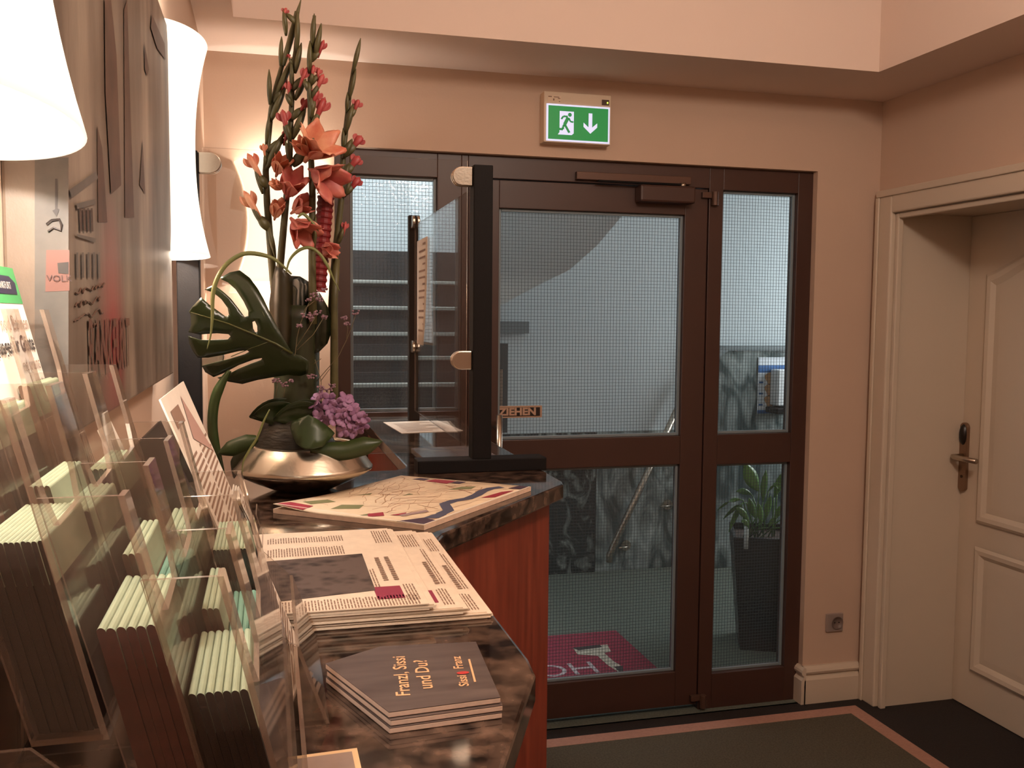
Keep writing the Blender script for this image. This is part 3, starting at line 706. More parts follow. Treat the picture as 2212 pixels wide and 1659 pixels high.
cr_.elements[0].position = 0.30; cr_.elements[0].color = lin((56, 42, 34)); cr_.elements[1].position = 0.72; cr_.elements[1].color = lin((146, 130, 114))
for pos, c_ in ((0.42, (92, 76, 64)), (0.56, (114, 99, 86))):
    e_ = cr_.elements.new(pos); e_.color = lin(c_)
nt.links.new(n1.outputs['Fac'], r1.inputs[0])
n3 = nt.nodes.new('ShaderNodeTexNoise'); n3.inputs['Scale'].default_value = 5; n3.inputs['Detail'].default_value = 8; n3.inputs['Roughness'].default_value = 0.7
mp3 = nt.nodes.new('ShaderNodeMapping'); mp3.inputs['Scale'].default_value = (1, 1.6, 0.6)
nt.links.new(tc.outputs['Object'], mp3.inputs[0]); nt.links.new(mp3.outputs[0], n3.inputs['Vector'])
mxn = nt.nodes.new('ShaderNodeMix'); mxn.data_type = 'RGBA'; mxn.blend_type = 'OVERLAY'; mxn.inputs[0].default_value = 0.6
nt.links.new(r1.outputs[0], mxn.inputs[6]); nt.links.new(n3.outputs['Fac'], mxn.inputs[7])
# red wash, a vertical stain of its own
rc = at(245, 720, 'X', CX)
sxy = nt.nodes.new('ShaderNodeMapping'); cvy = (cy0+cy1)/2
cobj = V(((CX+XL)/2, cvy, cz0))
sxy.inputs['Location'].default_value = (0, -(rc.y-cobj.y)/0.10, -(rc.z-cobj.z)/0.16); sxy.inputs['Scale'].default_value = (0, 1/0.10, 1/0.16)
gr = nt.nodes.new('ShaderNodeTexGradient'); gr.gradient_type = 'SPHERICAL'
nt.links.new(tc.outputs['Object'], sxy.inputs[0]); nt.links.new(sxy.outputs[0], gr.inputs[0])
ml = nt.nodes.new('ShaderNodeMath'); ml.operation = 'MULTIPLY'; nt.links.new(gr.outputs['Fac'], ml.inputs[0]); ml.inputs[1].default_value = 1.1; ml.use_clamp = True
mx2 = nt.nodes.new('ShaderNodeMix'); mx2.data_type = 'RGBA'; mx2.inputs[7].default_value = lin((140, 54, 54))
nt.links.new(ml.outputs[0], mx2.inputs[0]); nt.links.new(mxn.outputs[2], mx2.inputs[6]); nt.links.new(mx2.outputs[2], bs.inputs['Base Color'])
bpn = nt.nodes.new('ShaderNodeBump'); bpn.inputs['Strength'].default_value = 0.25; bpn.inputs['Distance'].default_value = 0.004
nt.links.new(n3.outputs['Fac'], bpn.inputs['Height']); nt.links.new(bpn.outputs[0], bs.inputs['Normal'])
cv = thing('canvas_painting', 'tall brown city canvas with red wash hanging between the two wall lamps', 'painting', cobj)
MB().box(XL, CX, cy0, cy1, cz0, cz1).build('canvas', mt, cv, bevel=0.003)
PD = M('paint_dark_brown', (78, 54, 42), 0.5, noise=0.3, nscale=25); PG = M('paint_grey', (98, 90, 84), 0.5, noise=0.2, nscale=20); PL = M('paint_pale', (206, 186, 156), 0.5, noise=0.1, nscale=20)
def paint(name, px, mat, lift=0.0006): return MB().poly([at(x, y, 'X', CX+lift) for x, y in px]).build(name, mat, cv)
for i, p_ in enumerate([((210, 270), (221, 320), (232, 480), (212, 480)), ((268, 20), (275, 0), (282, 240), (290, 470), (270, 470)), ((308, 300), (314, 420), (302, 400)),
          ((226, 0), (240, 0), (252, 120), (262, 400), (240, 420), (228, 200)), ((312, 90), (322, 150), (318, 165), (313, 150)), ((328, 30), (356, 95), (358, 130), (340, 105), (326, 60))]):
    paint('painted_spire', p_, PD, 0.0006+i*0.0002)
for p_ in [((150, 410), (208, 370), (212, 385), (155, 428)), ((165, 440), (205, 430), (207, 440), (167, 452)), ((165, 505), (208, 515), (206, 524), (168, 512))]: paint('painted_gable', p_, PG, 0.0018)
for x_ in (172, 180, 188, 196): paint('painted_window', ((x_, 450), (x_+4, 449), (x_+6, 500), (x_+2, 500)), PD, 0.0018)
for x_ in (165, 177, 189, 201, 212): paint('painted_column', ((x_, 545), (x_+4, 545), (x_+5, 600), (x_+1, 600)), PG, 0.0018)
tb = at(188, 806, 'X', CX)
text('RANKFURT', 'painted_lettering', M('paint_letters', (104, 72, 60), 0.5), cv, (CX, tb.y, at(240, 800, 'X', CX).z), (0, 1, 0), (0, 0, 1), 0.080, bold=0.001, sx=0.66, lift=0.002)
def squiggle(x0, x1, y, amp, mat, n=16, r_=0.0009, slope=-0.25):
    rnd = random.Random(int(x0*7+y)); pts = []
    for i in range(n+1):
        xx = x0+(x1-x0)*i/n; pts.append(at(xx, y+slope*(xx-x0)+amp*(rnd.random()-0.5)*(1 if i % 2 else -1), 'X', CX+0.001))
    MB().tube(pts, r_, 4).build('handwriting', mat, cv)
for x0_q, x1_q, yq in ((163, 225, 632), (162, 216, 660), (160, 222, 688), (195, 212, 702)): squiggle(x0_q, x1_q, yq, 14, PD)
# sketch on the near edge of the canvas
def edge(name, px, mat, lift=0.0008): return MB().poly([at(x, y, 'Y', cy0-lift) for x, y in px]).build(name, mat, cv)
EDG = M('edge_grey_paint', (78, 71, 65), 0.6, noise=0.25, nscale=30); EDK = M('edge_dark_paint', (34, 25, 21), 0.6)
edge('edge_paint', ((75, 340), (148, 340), (148, 850), (75, 850)), EDG, 0.0005)
edge('edge_label', ((100, 540), (150, 540), (150, 628), (98, 630)), M('paint_red', (98, 60, 51), 0.5))
edge('edge_mark', ((124, 568), (148, 566), (148, 592), (126, 590)), EDK, 0.0012)
edge('arrow_mark', ((119, 386), (124, 386), (124, 450), (128, 452), (122, 468), (113, 455), (119, 452)), EDK, 0.0012)
ar = MB(); ar.tube([at(x, y, 'Y', cy0-0.0012) for x, y in ((101, 485), (112, 476), (128, 474), (133, 486), (132, 498), (116, 492), (104, 500))], 0.0011, 5); ar.build('arrow_mark', EDK, cv)
te = at(101, 607, 'Y', cy0-0.001)
text('VOLK', 'edge_lettering', M('label_dark', (52, 26, 22), 0.6), cv, te, (1, 0, 0), (0, 0, 1), 0.0068, lift=0.001, fit=0.0185)

# ================================================================== WALL LAMPS
SHADE_IN = emit('lit_opal_glass_inside', (255, 250, 238), 3.0)
SHADE = emit('lit_opal_glass', (255, 249, 234), SHADE_E)
LAMP_A = 0.158
def wall_lamp(yc, label):
    z0, z1 = 1.66, 2.055; hh = z1-z0
    t = thing('wall_lamp', label, 'lamp', (XL, yc, z0), 'flared opal wall lamps')
    n = 20; prof = []
    for i in range(n+1):
        q_ = i/n; flare = abs(2*q_-1)**2.2
        prof.append((0.72+0.28*flare, q_*hh))
    mb = MB()
    mb.lathe(prof, (XL+0.004, yc, z0), 32, sx=0.088, sy=LAMP_A, half=True)
    mb.lathe([(r*0.955, z) for r, z in prof], (XL+0.004, yc, z0), 32, mi=1, sx=0.088, sy=LAMP_A, half=True)
    k = len(prof); K = 33
    for i_ in (0, k-1):
        for j in range(32): mb.f.append([i_*K+j, i_*K+j+1, k*K+i_*K+j+1, k*K+i_*K+j]); mb.mi.append(0)
    mb.build('shade', [SHADE, SHADE_IN], t, smooth=True)
    MB().box(XL, XL+0.02, yc-0.04, yc+0.04, z0+0.12, z1-0.12).build('bracket', STEEL, t, bevel=0.003)
    for z_ in (z0+0.05, z1-0.06):
        MB().box(XL+0.02, XL+0.03, yc-0.012, yc+0.012, z_-0.012, z_+0.012).build('lamp_holder', WHITE, t)
        l = light('bulb_light', 'POINT', (0.05, 0, z_-z0), LAMP_W[0 if z_ < 1.8 else 1], LAMP_C, 0.012); l.parent = t
    return t
bl_ = wall_lamp(0.2, 'flared opal glass wall lamp on the back wall behind the gladioli')
bl_.location = (0.055, YB, 1.66); bl_.rotation_euler.z = -math.pi/2
wall_lamp(0.60, 'flared opal glass wall lamp near the camera, left of the canvas')
wall_lamp(-0.75, 'unseen flared opal wall lamp added behind the camera to brighten the room')  # extra lamp out of view, added to light the right wall and soffit
wall_lamp(1.885, 'flared opal glass wall lamp beyond the canvas, beside the counter screen')

# ================================================================== LEAFLET RACK
RS = 0.88
def rk(x, z): return V((x*RS, 0, 1.55-(1.55-z)*RS))
TIERS = [rk(-0.185, 1.553), rk(-0.131, 1.505), rk(-0.075, 1.453), rk(-0.025, 1.406)]
YR0, YR1 = 0.466, 0.786; CW = (YR1-YR0)/3
LEAN = 0.247; PH, PD_ = 0.163, 0.034
rack = thing('leaflet_rack', 'clear acrylic four-tier leaflet rack at the left end of the counter', 'rack', (-0.09, 0.62, ZT))
def rp(tx, tz, s_): return V((tx+LEAN*s_, 0, tz-s_))    # point s_ below the lip along the leaning front
for ti, t0 in enumerate(TIERS):
    tx, tz = t0.x, t0.z; ph = PH if ti < 3 else 0.150
    # front sheet with a scooped lip for every column
    poly = []
    a = lambda s_, y: V((tx+LEAN*s_, y, tz-s_))
    poly = [a(ph, YR0), a(ph, YR1), a(0, YR1)]
    for c in (2, 1, 0):
        y1, y0 = YR0+CW*(c+1), YR0+CW*c
        poly += [a(0, y1-0.016), a(0.045, y1-0.018), a(0.062, y1-0.026), a(0.064, y0+0.026), a(0.047, y0+0.018), a(0, y0+0.016)]
    poly += [a(0, YR0)]
    # ngon is concave: triangulate through bmesh
    MB().prism(poly, (-0.003, 0, 0), 0, 1).build('front_sheet', [ACR, ACRE], rack)
    zb = tz-ph
    MB().prism([a(ph, YR0)+V((-0.003, 0, 0)), a(ph, YR1)+V((-0.003, 0, 0)), a(ph, YR1)+V((-PD_, 0, 0)), a(ph, YR0)+V((-PD_, 0, 0))], (0, 0, 0.003), 0, 1).build('pocket_floor', [ACR, ACRE], rack)
    for c in ((0, 3) if ti == 0 else range(4)):
        y = YR0+CW*c-(0.0 if c == 0 else 0.0015 if c < 3 else 0.003)
        MB().prism([(a(0, y)+V((-0.0032, 0, 0))), a(ph, y)+V((-0.0032, 0, 0)), a(ph, y)+V((-PD_, 0, 0)), a(0, y)+V((-PD_-0.004, 0, 0))], (0, 0.003, 0), 0, 1).build('side_sheet', [ACR, ACRE], rack)
    if ti == 0:
        bt = -0.02
        MB().prism([V((XL+0.003, YR0, ZT+0.003)), V((XL+0.003, YR1, ZT+0.003)), V((XL+0.003, YR1, tz-bt)), V((XL+0.003, YR0, tz-bt))], (0.003, 0, 0), 0, 1).build('back_sheet', [ACR, ACRE], rack)
# end plates that carry the tiers
t4 = TIERS[3]; fxx = t4.x+LEAN*0.150
for y in (YR0-0.0032, YR1+0.0002):
    MB().prism([V((XL+0.008, y, ZT)), V((fxx+0.006, y, ZT)), V((fxx+0.006, y, t4.z-0.150)), V((TIERS[2].x+LEAN*PH-PD_, y, TIERS[2].z-PH)), V((TIERS[1].x+LEAN*PH-PD_, y, TIERS[1].z-PH)), V((XL+0.008, y, TIERS[1].z-PH))], (0, 0.003, 0), 0, 1).build('end_plate', [ACR, ACRE], rack)
MB().prism([V((fxx+0.003, YR0, ZT)), V((fxx+0.003, YR1, ZT)), V((fxx+0.003, YR1, t4.z-0.150)), V((fxx+0.003, YR0, t4.z-0.150))], (0.003, 0, 0), 0, 1).build('foot_sheet', [ACR, ACRE], rack)

# leaflets: folded sheets with a rounded teal spine on top
TEAL = M('leaflet_teal', (138, 148, 124), 0.5, noise=0.06, nscale=80)
TEALD = M('leaflet_deep_teal', (92, 126, 110), 0.5)
EDGE = {k: M('leaflet_'+k, c, 0.6, noise=0.25, nscale=120) for k, c in dict(dark=(26, 17, 14), red=(80, 36, 31), black=(17, 13, 12), pale=(196, 176, 156), mid=(120, 96, 80)).items()}
LM = {}
def leaflet_mesh(w_, h_, t_, key, topm):
    k = (w_, h_, t_, key, topm.name)
    if k in LM: return LM[k]
    pr = [(0, 0), (t_*0.94, 0)]
    r = t_*0.47
    pr += [(t_*0.94, h_-0.022), (t_*0.94, h_-r)]+[(r+r*math.cos(a), h_-r+r*math.sin(a)) for a in (0.5, 1.1, 1.57, 2.0, 2.6)]+[(0, h_-r), (0, h_-0.022)]
    me = bpy.data.meshes.new('leaflet'); n = len(pr)
    pos = lambda p, y: (-(p[0])-(p[1])*LEAN*0.97, y, p[1]*0.97)
    vs = [pos(p, 0) for p in pr]+[pos(p, w_) for p in pr]
    fs = [list(range(n)), list(range(n, 2*n))[::-1]]; mi = [1, 1]
    for i in range(n):
        j = (i+1) % n; fs.append([i, i+n, j+n, j]); mi.append(0 if 2 <= i <= n-2 else 1)
    me.from_pydata(vs, [], fs)
    me.materials.append(topm); me.materials.append(EDGE[key])
    for p, q_ in zip(me.polygons, mi): p.material_index = q_
    bm = bmesh.new(); bm.from_mesh(me); bmesh.ops.recalc_face_normals(bm, faces=bm.faces); bm.to_mesh(me); bm.free()
    LM[k] = me; return me
NTH = ('first', 'second', 'third', 'fourth', 'fifth', 'sixth', 'seventh', 'eighth', 'ninth', 'tenth', 'eleventh', 'twelfth')
ORD = ('top', 'second', 'third', 'lowest'); CN = ('nearest', 'middle', 'farthest')
def stack(ti, ci, n, t_, top, key, what, w_=0.094, x0=0.0, topm=TEAL, jit=0.0015, yoff=0.0):
    t0 = TIERS[ti]; ph = PH if ti < 3 else 0.150; h_ = top; rnd = random.Random(ti*10+ci*3+n)
    zb = t0.z-ph+0.0032; xb = t0.x+LEAN*ph-0.0045-LEAN*0.0032-x0
    me = leaflet_mesh(w_, h_, t_, key, topm)
    for i in range(n):
        o = bpy.data.objects.new('leaflet', me); COL.objects.link(o)
        o.location = (xb-i*t_, YR0+CW*ci+0.0055+yoff+jit*(rnd.random()-0.3), zb)
        lab = '%s %s from the front, %s column of the %s rack tier' % (NTH[i], what, CN[ci], ORD[ti])
        tag(o, lab, 'leaflet', 'leaflets in the %s column, %s tier%s' % (CN[ci], ORD[ti], ', rear row' if x0 else ''))
stack(1, 0, 12, 0.0024, 0.096, 'dark', 'thin teal-topped leaflet')
stack(1, 1, 5, 0.0033, 0.088, 'dark', 'low teal-topped leaflet')
stack(1, 1, 4, 0.0029, 0.104, 'mid', 'taller rear leaflet', x0=0.0168)
stack(1, 2, 5, 0.0035, 0.096, 'dark', 'folded teal-topped leaflet')
stack(2, 0, 6, 0.0045, 0.098, 'red', 'thick red-sided leaflet')
stack(2, 1, 4, 0.0042, 0.086, 'mid', 'thick low leaflet', topm=TEALD)
stack(2, 1, 3, 0.0036, 0.108, 'mid', 'taller rear leaflet', x0=0.0170)
stack(2, 2, 5, 0.0042, 0.094, 'pale', 'pale folded leaflet')
stack(3, 0, 7, 0.0041, 0.090, 'black', 'black-sided leaflet')
stack(3, 1, 4, 0.0040, 0.082, 'dark', 'deep teal leaflet', topm=TEALD)
stack(3, 1, 3, 0.0035, 0.100, 'mid', 'tall rear leaflet', x0=0.0163)
stack(3, 2, 9, 0.0026, 0.110, 'dark', 'thin teal-topped leaflet')
stack(0, 2, 2, 0.0040, 0.112, 'mid', 'short folded booklet', w_=0.088)
stack(0, 1, 2, 0.0040, 0.104, 'dark', 'short dark booklet', w_=0.088)
# tall city leaflets with green heads in the top tier
GRN = M('leaflet_green', (62, 138, 78), 0.5); NAVY = M('leaflet_navy', (34, 32, 52), 0.5); LWH = M('leaflet_white', (224, 212, 200), 0.5); PICB = M('leaflet_blue_picture', (70, 84, 112), 0.5, noise=0.3, nscale=60); PICD = M('leaflet_dark_picture', (60, 46, 36), 0.5, noise=0.5, nscale=70)
def tall(y0, fwd, lines, pic, label):
    t0 = TIERS[0]; zb = t0.z-PH+0.0035; h_ = 0.196; w_ = 0.098; xb = t0.x+LEAN*PH-fwd
    t = thing('tall_leaflet', label, 'leaflet', (xb, y0+w_/2, zb), 'tall leaflets in the top tier')
    up = V((-LEAN, 0, 1)).normalized(); o = V((xb, y0, zb)); R_ = V((0, 1, 0)); nn = R_.cross(up)
    if nn.x < 0: nn = -nn
    Q = lambda u_, v_, d=0.0: o+R_*u_*w_+up*v_*h_+nn*d
    MB().prism([Q(0, 0), Q(1, 0), Q(1, 1), Q(0, 1)], -nn*0.0016).build('sheet', LWH, t)
    MB().poly([Q(0, 0.86, 0.0003), Q(1, 0.86, 0.0003), Q(1, 1, 0.0003), Q(0, 1, 0.0003)]).build('green_head', GRN, t)
    MB().poly([Q(0.28, 0.895, 0.0006), Q(0.90, 0.895, 0.0006), Q(0.93, 0.94, 0.0006), Q(0.80, 0.965, 0.0006), Q(0.28, 0.965, 0.0006)]).build('name_box', NAVY, t)
    text('FRANKFURT', 'head_lettering', LWH, t, Q(0.34, 0.915, 0.0006), R_, up, 0.0075, lift=0.0004)
    for k_, (s_, v_, sz, bo) in enumerate(lines):
        text(s_, 'lettering', INKD if bo else INK, t, Q(0.96, v_, 0.0003), R_, up, sz, align='RIGHT', bold=0.0003 if bo else 0, lift=0.0004)
    MB().poly([Q(0.12, 0.0, 0.0004), Q(0.95, 0.0, 0.0004), Q(0.95, 0.30, 0.0004), Q(0.55, 0.44, 0.0004), Q(0.2, 0.36, 0.0004)]).build('cover_picture', pic, t)
    MB().poly([Q(0.74, 0.46, 0.0004), Q(0.94, 0.46, 0.0004), Q(0.94, 0.53, 0.0004), Q(0.74, 0.53, 0.0004)]).build('print_stamp', EDGE['pale'], t)
tall(0.684, 0.0170, [('und Bahnen', 0.76, 0.0155, 0), ('für Gäste', 0.68, 0.0165, 1), ('nd trains', 0.605, 0.0140, 0), ('uests', 0.53, 0.0140, 1)], PICB, 'tall white leaflet with green head and blue picture, farther one in the top tier')
tall(0.612, 0.0145, [('ns', 0.76, 0.0155, 0), ('languages', 0.68, 0.0155, 1)], PICD, 'tall white leaflet with green head and dark picture, nearer one in the top tier')

# ------------------------------------------------------------------ papers in a second acrylic stand behind the rack
st = thing('leaflet_stand', 'small clear acrylic stand holding loose sheets behind the rack', 'stand', (-0.03, 0.91, ZT))
def lean_panel(name, px4, Y, mats, par, th=0.003, dy=0.0):
    """sheet in a leaning plane: px corners on the plane Y, pushed back by th"""
    pts = [at(*q_, 'Y', Y) for q_ in px4]
    return MB().prism(pts, (0, th, 0), 0, 1).build(name, list(mats), par)
# side sheets in planes of constant Y
for y in (0.790, 1.018):
    MB().prism([V((0.045, y, ZT)), V((0.020, y, ZT+0.07)), V((-0.08, y, ZT+0.17)), V((-0.125, y, ZT+0.17)), V((-0.06, y, ZT))], (0, 0.003, 0), 0, 1).build('side_sheet', [ACR, ACRE], st)
MB().prism([V((0.045, 0.793, ZT)), V((0.045, 1.018, ZT)), V((0.020, 1.018, ZT+0.07)), V((0.020, 0.793, ZT+0.07))], (0.003, 0, 0), 0, 1).build('front_sheet', [ACR, ACRE], st)
MB().box(-0.06, 0.045, 0.793, 1.018, ZT, ZT+0.004).build('base', ACR, st)
MB().prism([V((-0.062, 0.793, ZT+0.004)), V((-0.062, 1.018, ZT+0.004)), V((-0.128, 1.018, ZT+0.17)), V((-0.128, 0.793, ZT+0.17))], (0.003, 0, 0), 0, 1).build('back_sheet', [ACR, ACRE], st)
# leaning menu card with printed columns, facing the room
def card(name, label, xb, y0, w_, h_, lean, mat, zb=ZT+0.0045, th=0.0016, cat='sheet'):
    t = thing(name, label, cat, (xb, y0+w_/2, zb)); up = V((-lean, 0, 1)).normalized(); R_ = V((0, 1, 0)); nn = R_.cross(up); nn = nn if nn.x > 0 else -nn
    o = V((xb, y0, zb)); Q = lambda u_, v_, d=0.0: o+R_*u_*w_+up*v_*h_+nn*d
    MB().prism([Q(0, 0), Q(1, 0), Q(1, 1), Q(0, 1)], -nn*th).build('sheet', mat, t)
    return t, Q
mc_, Q = card('menu_card', 'white printed card with two columns of text leaning behind the rack', 0.026, 0.80, 0.214, 0.298, 0.40, PAPER)
for c in (0, 1):
    for i in range(38):
        v_ = 0.80-0.0205*i; e = 0.42 if (i*7+c*3) % 5 else 0.28
        MB().poly([Q(0.07+0.47*c, v_, 0.0004), Q(0.07+0.47*c+e, v_, 0.0004), Q(0.07+0.47*c+e, v_+0.009, 0.0004), Q(0.07+0.47*c, v_+0.009, 0.0004)]).build('print_line', INK, mc_)
MB().poly([Q(0.1, 0.90, 0.0004), Q(0.42, 0.90, 0.0004), Q(0.42, 0.955, 0.0004), Q(0.1, 0.955, 0.0004)]).build('print_heading', INK, mc_)
MB().poly([Q(0.42, 0.84, 0.0006), Q(0.95, 0.74, 0.0006), Q(0.62, 0.97, 0.0006)]).build('print_triangle', M('print_rose', (176, 140, 128), 0.7), mc_)
f_, Q = card('dark_folder', 'dark brown folder standing behind the white text card', -0.012, 0.83, 0.18, 0.255, 0.40, M('folder_dark', (40, 26, 20), 0.35), th=0.003, cat='folder')
l_, Q = card('loose_leaflet', 'plain white leaflet sticking up beside the dark folder', -0.024, 0.795, 0.06, 0.275, 0.42, PAPER)
# business card holder with cards
bh = thing('card_holder', 'small clear holder for business cards beside the bowl', 'holder', (0.0, 1.58, ZT))
hx, hyy = at(545, 1125, 'Z', ZT).x, at(545, 1125, 'Z', ZT).y
MB().box(hx-0.05, hx+0.012, hyy-0.045, hyy+0.045, ZT, ZT+0.003).build('base', ACR, bh)
MB().prism([(hx-0.022, hyy-0.045, ZT+0.003), (hx-0.022, hyy+0.045, ZT+0.003), (hx-0.045, hyy+0.045, ZT+0.055), (hx-0.045, hyy-0.045, ZT+0.055)], (0.002, 0, 0), 0, 1).build('back_sheet', [ACR, ACRE], bh)
MB().prism([(hx+0.012, hyy-0.045, ZT), (hx+0.012, hyy+0.045, ZT), (hx+0.006, hyy+0.045, ZT+0.020), (hx+0.006, hyy-0.045, ZT+0.020)], (0.002, 0, 0), 0, 1).build('lip', [ACR, ACRE], bh)
for i in range(3):
    c_, Q = card('business_card', ('front', 'middle', 'rear')[i]+' white business card leaning in the small clear holder', hx+0.000-0.0032*i, hyy-0.040, 0.080, 0.055+0.002*i, 0.45, PAPER, zb=ZT+0.0035, th=0.0014, cat='card')
    c_['group'] = 'business cards in the holder'
    if i == 0:
        for k_, (v_, e) in enumerate(((0.80, 0.5), (0.62, 0.35), (0.50, 0.55), (0.40, 0.55), (0.30, 0.5), (0.20, 0.4))):
            MB().poly([Q(0.10, v_, 0.0004), Q(0.10+e, v_, 0.0004), Q(0.10+e, v_+0.06, 0.0004), Q(0.10, v_+0.06, 0.0004)]).build('print_line', INK, c_)

# ================================================================== NEWSPAPERS
def newspaper(label, x1, x0, y0, y1, z0, th, top):
    t = thing('newspaper', label, 'newspaper', ((x0+x1)/2, (y0+y1)/2, z0), 'folded newspapers on the counter')
    n = 6; s_ = th/n; rnd = random.Random(int(x1*1000))
    for i in range(n):
        zc_ = z0+s_*i; r = s_*0.47; off = 0.010*math.sin(math.pi*(i+0.5)/n)+0.002*rnd.random()
        xr = x1-0.010+off
        pr_ = [(x0+0.004*rnd.random(), zc_), (xr-r, zc_)]+[(xr-r+r*math.cos(a), zc_+r+r*math.sin(a)) for a in (-1.0, -0.4, 0.3, 0.9)]+[(xr-r, zc_+2*r), (x0, zc_+2*r)]
        yy0 = y0+0.004*rnd.random()
        MB().prism([(x, yy0, z) for x, z in pr_], (0, y1-yy0-0.003*rnd.random(), 0)).build('folded_page', NEWS, t)
    zt_ = z0+th-s_*0.06+0.0004
    return t, zt_
def rect(t, name, x0, x1, y0, y1, z, mat): return MB().poly([(x0, y0, z), (x1, y0, z), (x1, y1, z), (x0, y1, z)]).build(name, mat, t)
def column(t, x0, x1, y0, y1, z, pitch=0.0036, seed=1, vert=True):
    """block of newspaper print: rows run across, seen turned to the far side"""
    mb = MB(); rnd = random.Random(seed); x = x0
    while x < x1-0.002:
        a = y0; 
        while a < y1-0.004:
            l_ = min(0.006+0.012*rnd.random(), y1-a); mb.poly([(x, a, z), (x+pitch*0.42, a, z), (x+pitch*0.42, a+l_, z), (x, a+l_, z)]); a += l_+0.0022
        x += pitch
    o = mb.build('text_block', INK, t); o['kind'] = 'stuff'; return o
n1, za = newspaper('lowest of the three folded newspapers, its folded edge farthest right', 0.250, -0.035, 1.032, 1.450, ZT+0.0004, 0.0078, False)
n2, zb2 = newspaper('middle one of the three folded newspapers on the counter', 0.221, -0.062, 1.030, 1.430, ZT+0.0088, 0.0078, False)
n3, zc3 = newspaper('topmost folded newspaper with a large dark photograph', 0.181, -0.100, 1.028, 1.418, ZT+0.0172, 0.0078, True)
HEAD = M('headline_ink', (128, 100, 82), 0.8)
for t, x1, z, k in ((n1, 0.250, za, 1), (n2, 0.221, zb2, 2), (n3, 0.181, zc3, 3)):
    column(t, x1-0.034, x1-0.010, 1.325, 1.40, z, seed=k); column(t, x1-0.026, x1-0.012, 1.045, 1.11, z, seed=k+7)
    if k < 3: column(t, x1-0.014, x1-0.008, 1.13, 1.31, z, seed=k+9)
    rect(t, 'rose_picture', x1-(0.062 if k == 3 else 0.055), x1-(0.030 if k == 3 else 0.031), 1.055, 1.105, z, MAG)
    # headline strokes
    mb = MB(); rnd = random.Random(k)
    for row, xx in enumerate((x1-0.022,) if k < 3 else (x1-0.046, x1-0.033)):
        a = 1.13
        while a < 1.24:
            l_ = 0.004+0.004*rnd.random(); mb.poly([(xx, a, z+0.0002), (xx+0.006, a, z+0.0002), (xx+0.006, a+l_, z+0.0002), (xx, a+l_, z+0.0002)]); a += l_+0.003
    o = mb.build('headline', HEAD, t); o['kind'] = 'stuff'
# front page photograph: a city by night
nm = bpy.data.materials.new('night_city_photo'); nm.use_nodes = True; nt = nm.node_tree; bs = nt.nodes['Principled BSDF']; bs.inputs['Roughness'].default_value = 0.95; bs.inputs['Specular IOR Level'].default_value = 0.1
tc = nt.nodes.new('ShaderNodeTexCoord'); vo = nt.nodes.new('ShaderNodeTexVoronoi'); vo.inputs['Scale'].default_value = 60; n_ = nt.nodes.new('ShaderNodeTexNoise'); n_.inputs['Scale'].default_value = 22; n_.inputs['Detail'].default_value = 6
nt.links.new(tc.outputs['Object'], vo.inputs['Vector']); nt.links.new(tc.outputs['Object'], n_.inputs['Vector'])
r_ = nt.nodes.new('ShaderNodeValToRGB'); r_.color_ramp.elements[0].position = 0.35; r_.color_ramp.elements[0].color = lin((28, 25, 27)); r_.color_ramp.elements[1].position = 0.75; r_.color_ramp.elements[1].color = lin((98, 84, 78))
mm = nt.nodes.new('ShaderNodeMath'); mm.operation = 'MULTIPLY_ADD'; mm.inputs[1].default_value = 0.35; nt.links.new(vo.outputs['Distance'], mm.inputs[0]); nt.links.new(n_.outputs['Fac'], mm.inputs[2])
nt.links.new(mm.outputs[0], r_.inputs[0]); nt.links.new(r_.outputs[0], bs.inputs['Base Color'])
pc = [at(*q_, 'Z', zc3) for q_ in ((572, 1303), (811, 1275), (782, 1196), (576, 1213))]
MB().poly([p_+V((0, 0, 0.0002)) for p_ in pc]).build('front_photograph', nm, n3)
def pxcol(px0, px1, seed):
    p, q_ = at(*px0, 'Z', zc3), at(*px1, 'Z', zc3); column(n3, min(p.x, q_.x), max(p.x, q_.x), min(p.y, q_.y), max(p.y, q_.y), zc3, seed=seed)
pxcol((578, 1205), (745, 1178), 21); pxcol((578, 1176), (742, 1156), 22); pxcol((580, 1326), (900, 1282), 23); pxcol((806, 1268), (812, 1228), 25)
p = at(566, 1200, 'Z', zc3); MB().box(p.x, p.x+0.0008, 1.06, 1.45, zc3, zc3+0.0003).build('page_rule', INK, n3)
pxcol((475, 1215), (482, 1195), 24); pxcol((545, 1200), (552, 1175), 26)

# ================================================================== CITY MAP PAD
zm = ZT+0.010
mq = [at(590, 1097, 'Z', zm), at(916, 1133, 'Z', zm), at(1147, 1050, 'Z', zm), at(866, 1026, 'Z', zm)]
mpd = thing('map_pad', 'thick pad of city maps lying slanted on the counter', 'map', ((mq[0].x+mq[2].x)/2, (mq[0].y+mq[2].y)/2, ZT))
lo_ = [V((p.x, p.y, ZT+0.0004)) for p in mq]
MB().prism(lo_, (0, 0, 0.0080)).build('sheets', M('pad_edge', (214, 184, 160), 0.8, noise=0.1, nscale=90), mpd)
A_, B_, C_, D_ = [V((p.x, p.y, 0)) for p in mq]
def mpt(u_, v_, d=0.0):  # u from left corner to near corner, v towards the far side
    p = A_.lerp(B_, u_).lerp(D_.lerp(C_, u_), v_); return V((p.x, p.y, ZT+0.0086+0.012*max(0, 0.25-u_)*max(0, 0.35-v_)*8+d))
MAPB = M('map_paper', (222, 200, 170), 0.6, noise=0.06, nscale=50)
MB().grid(lambda a, b: mpt(a, b), 10, 10).build('top_sheet', MAPB, mpd, smooth=True, solid=0.0006)
def mpoly(name, uv, mat, d=0.0007): return MB().poly([mpt(u_, v_, d) for u_, v_ in uv]).build(name, mat, mpd)
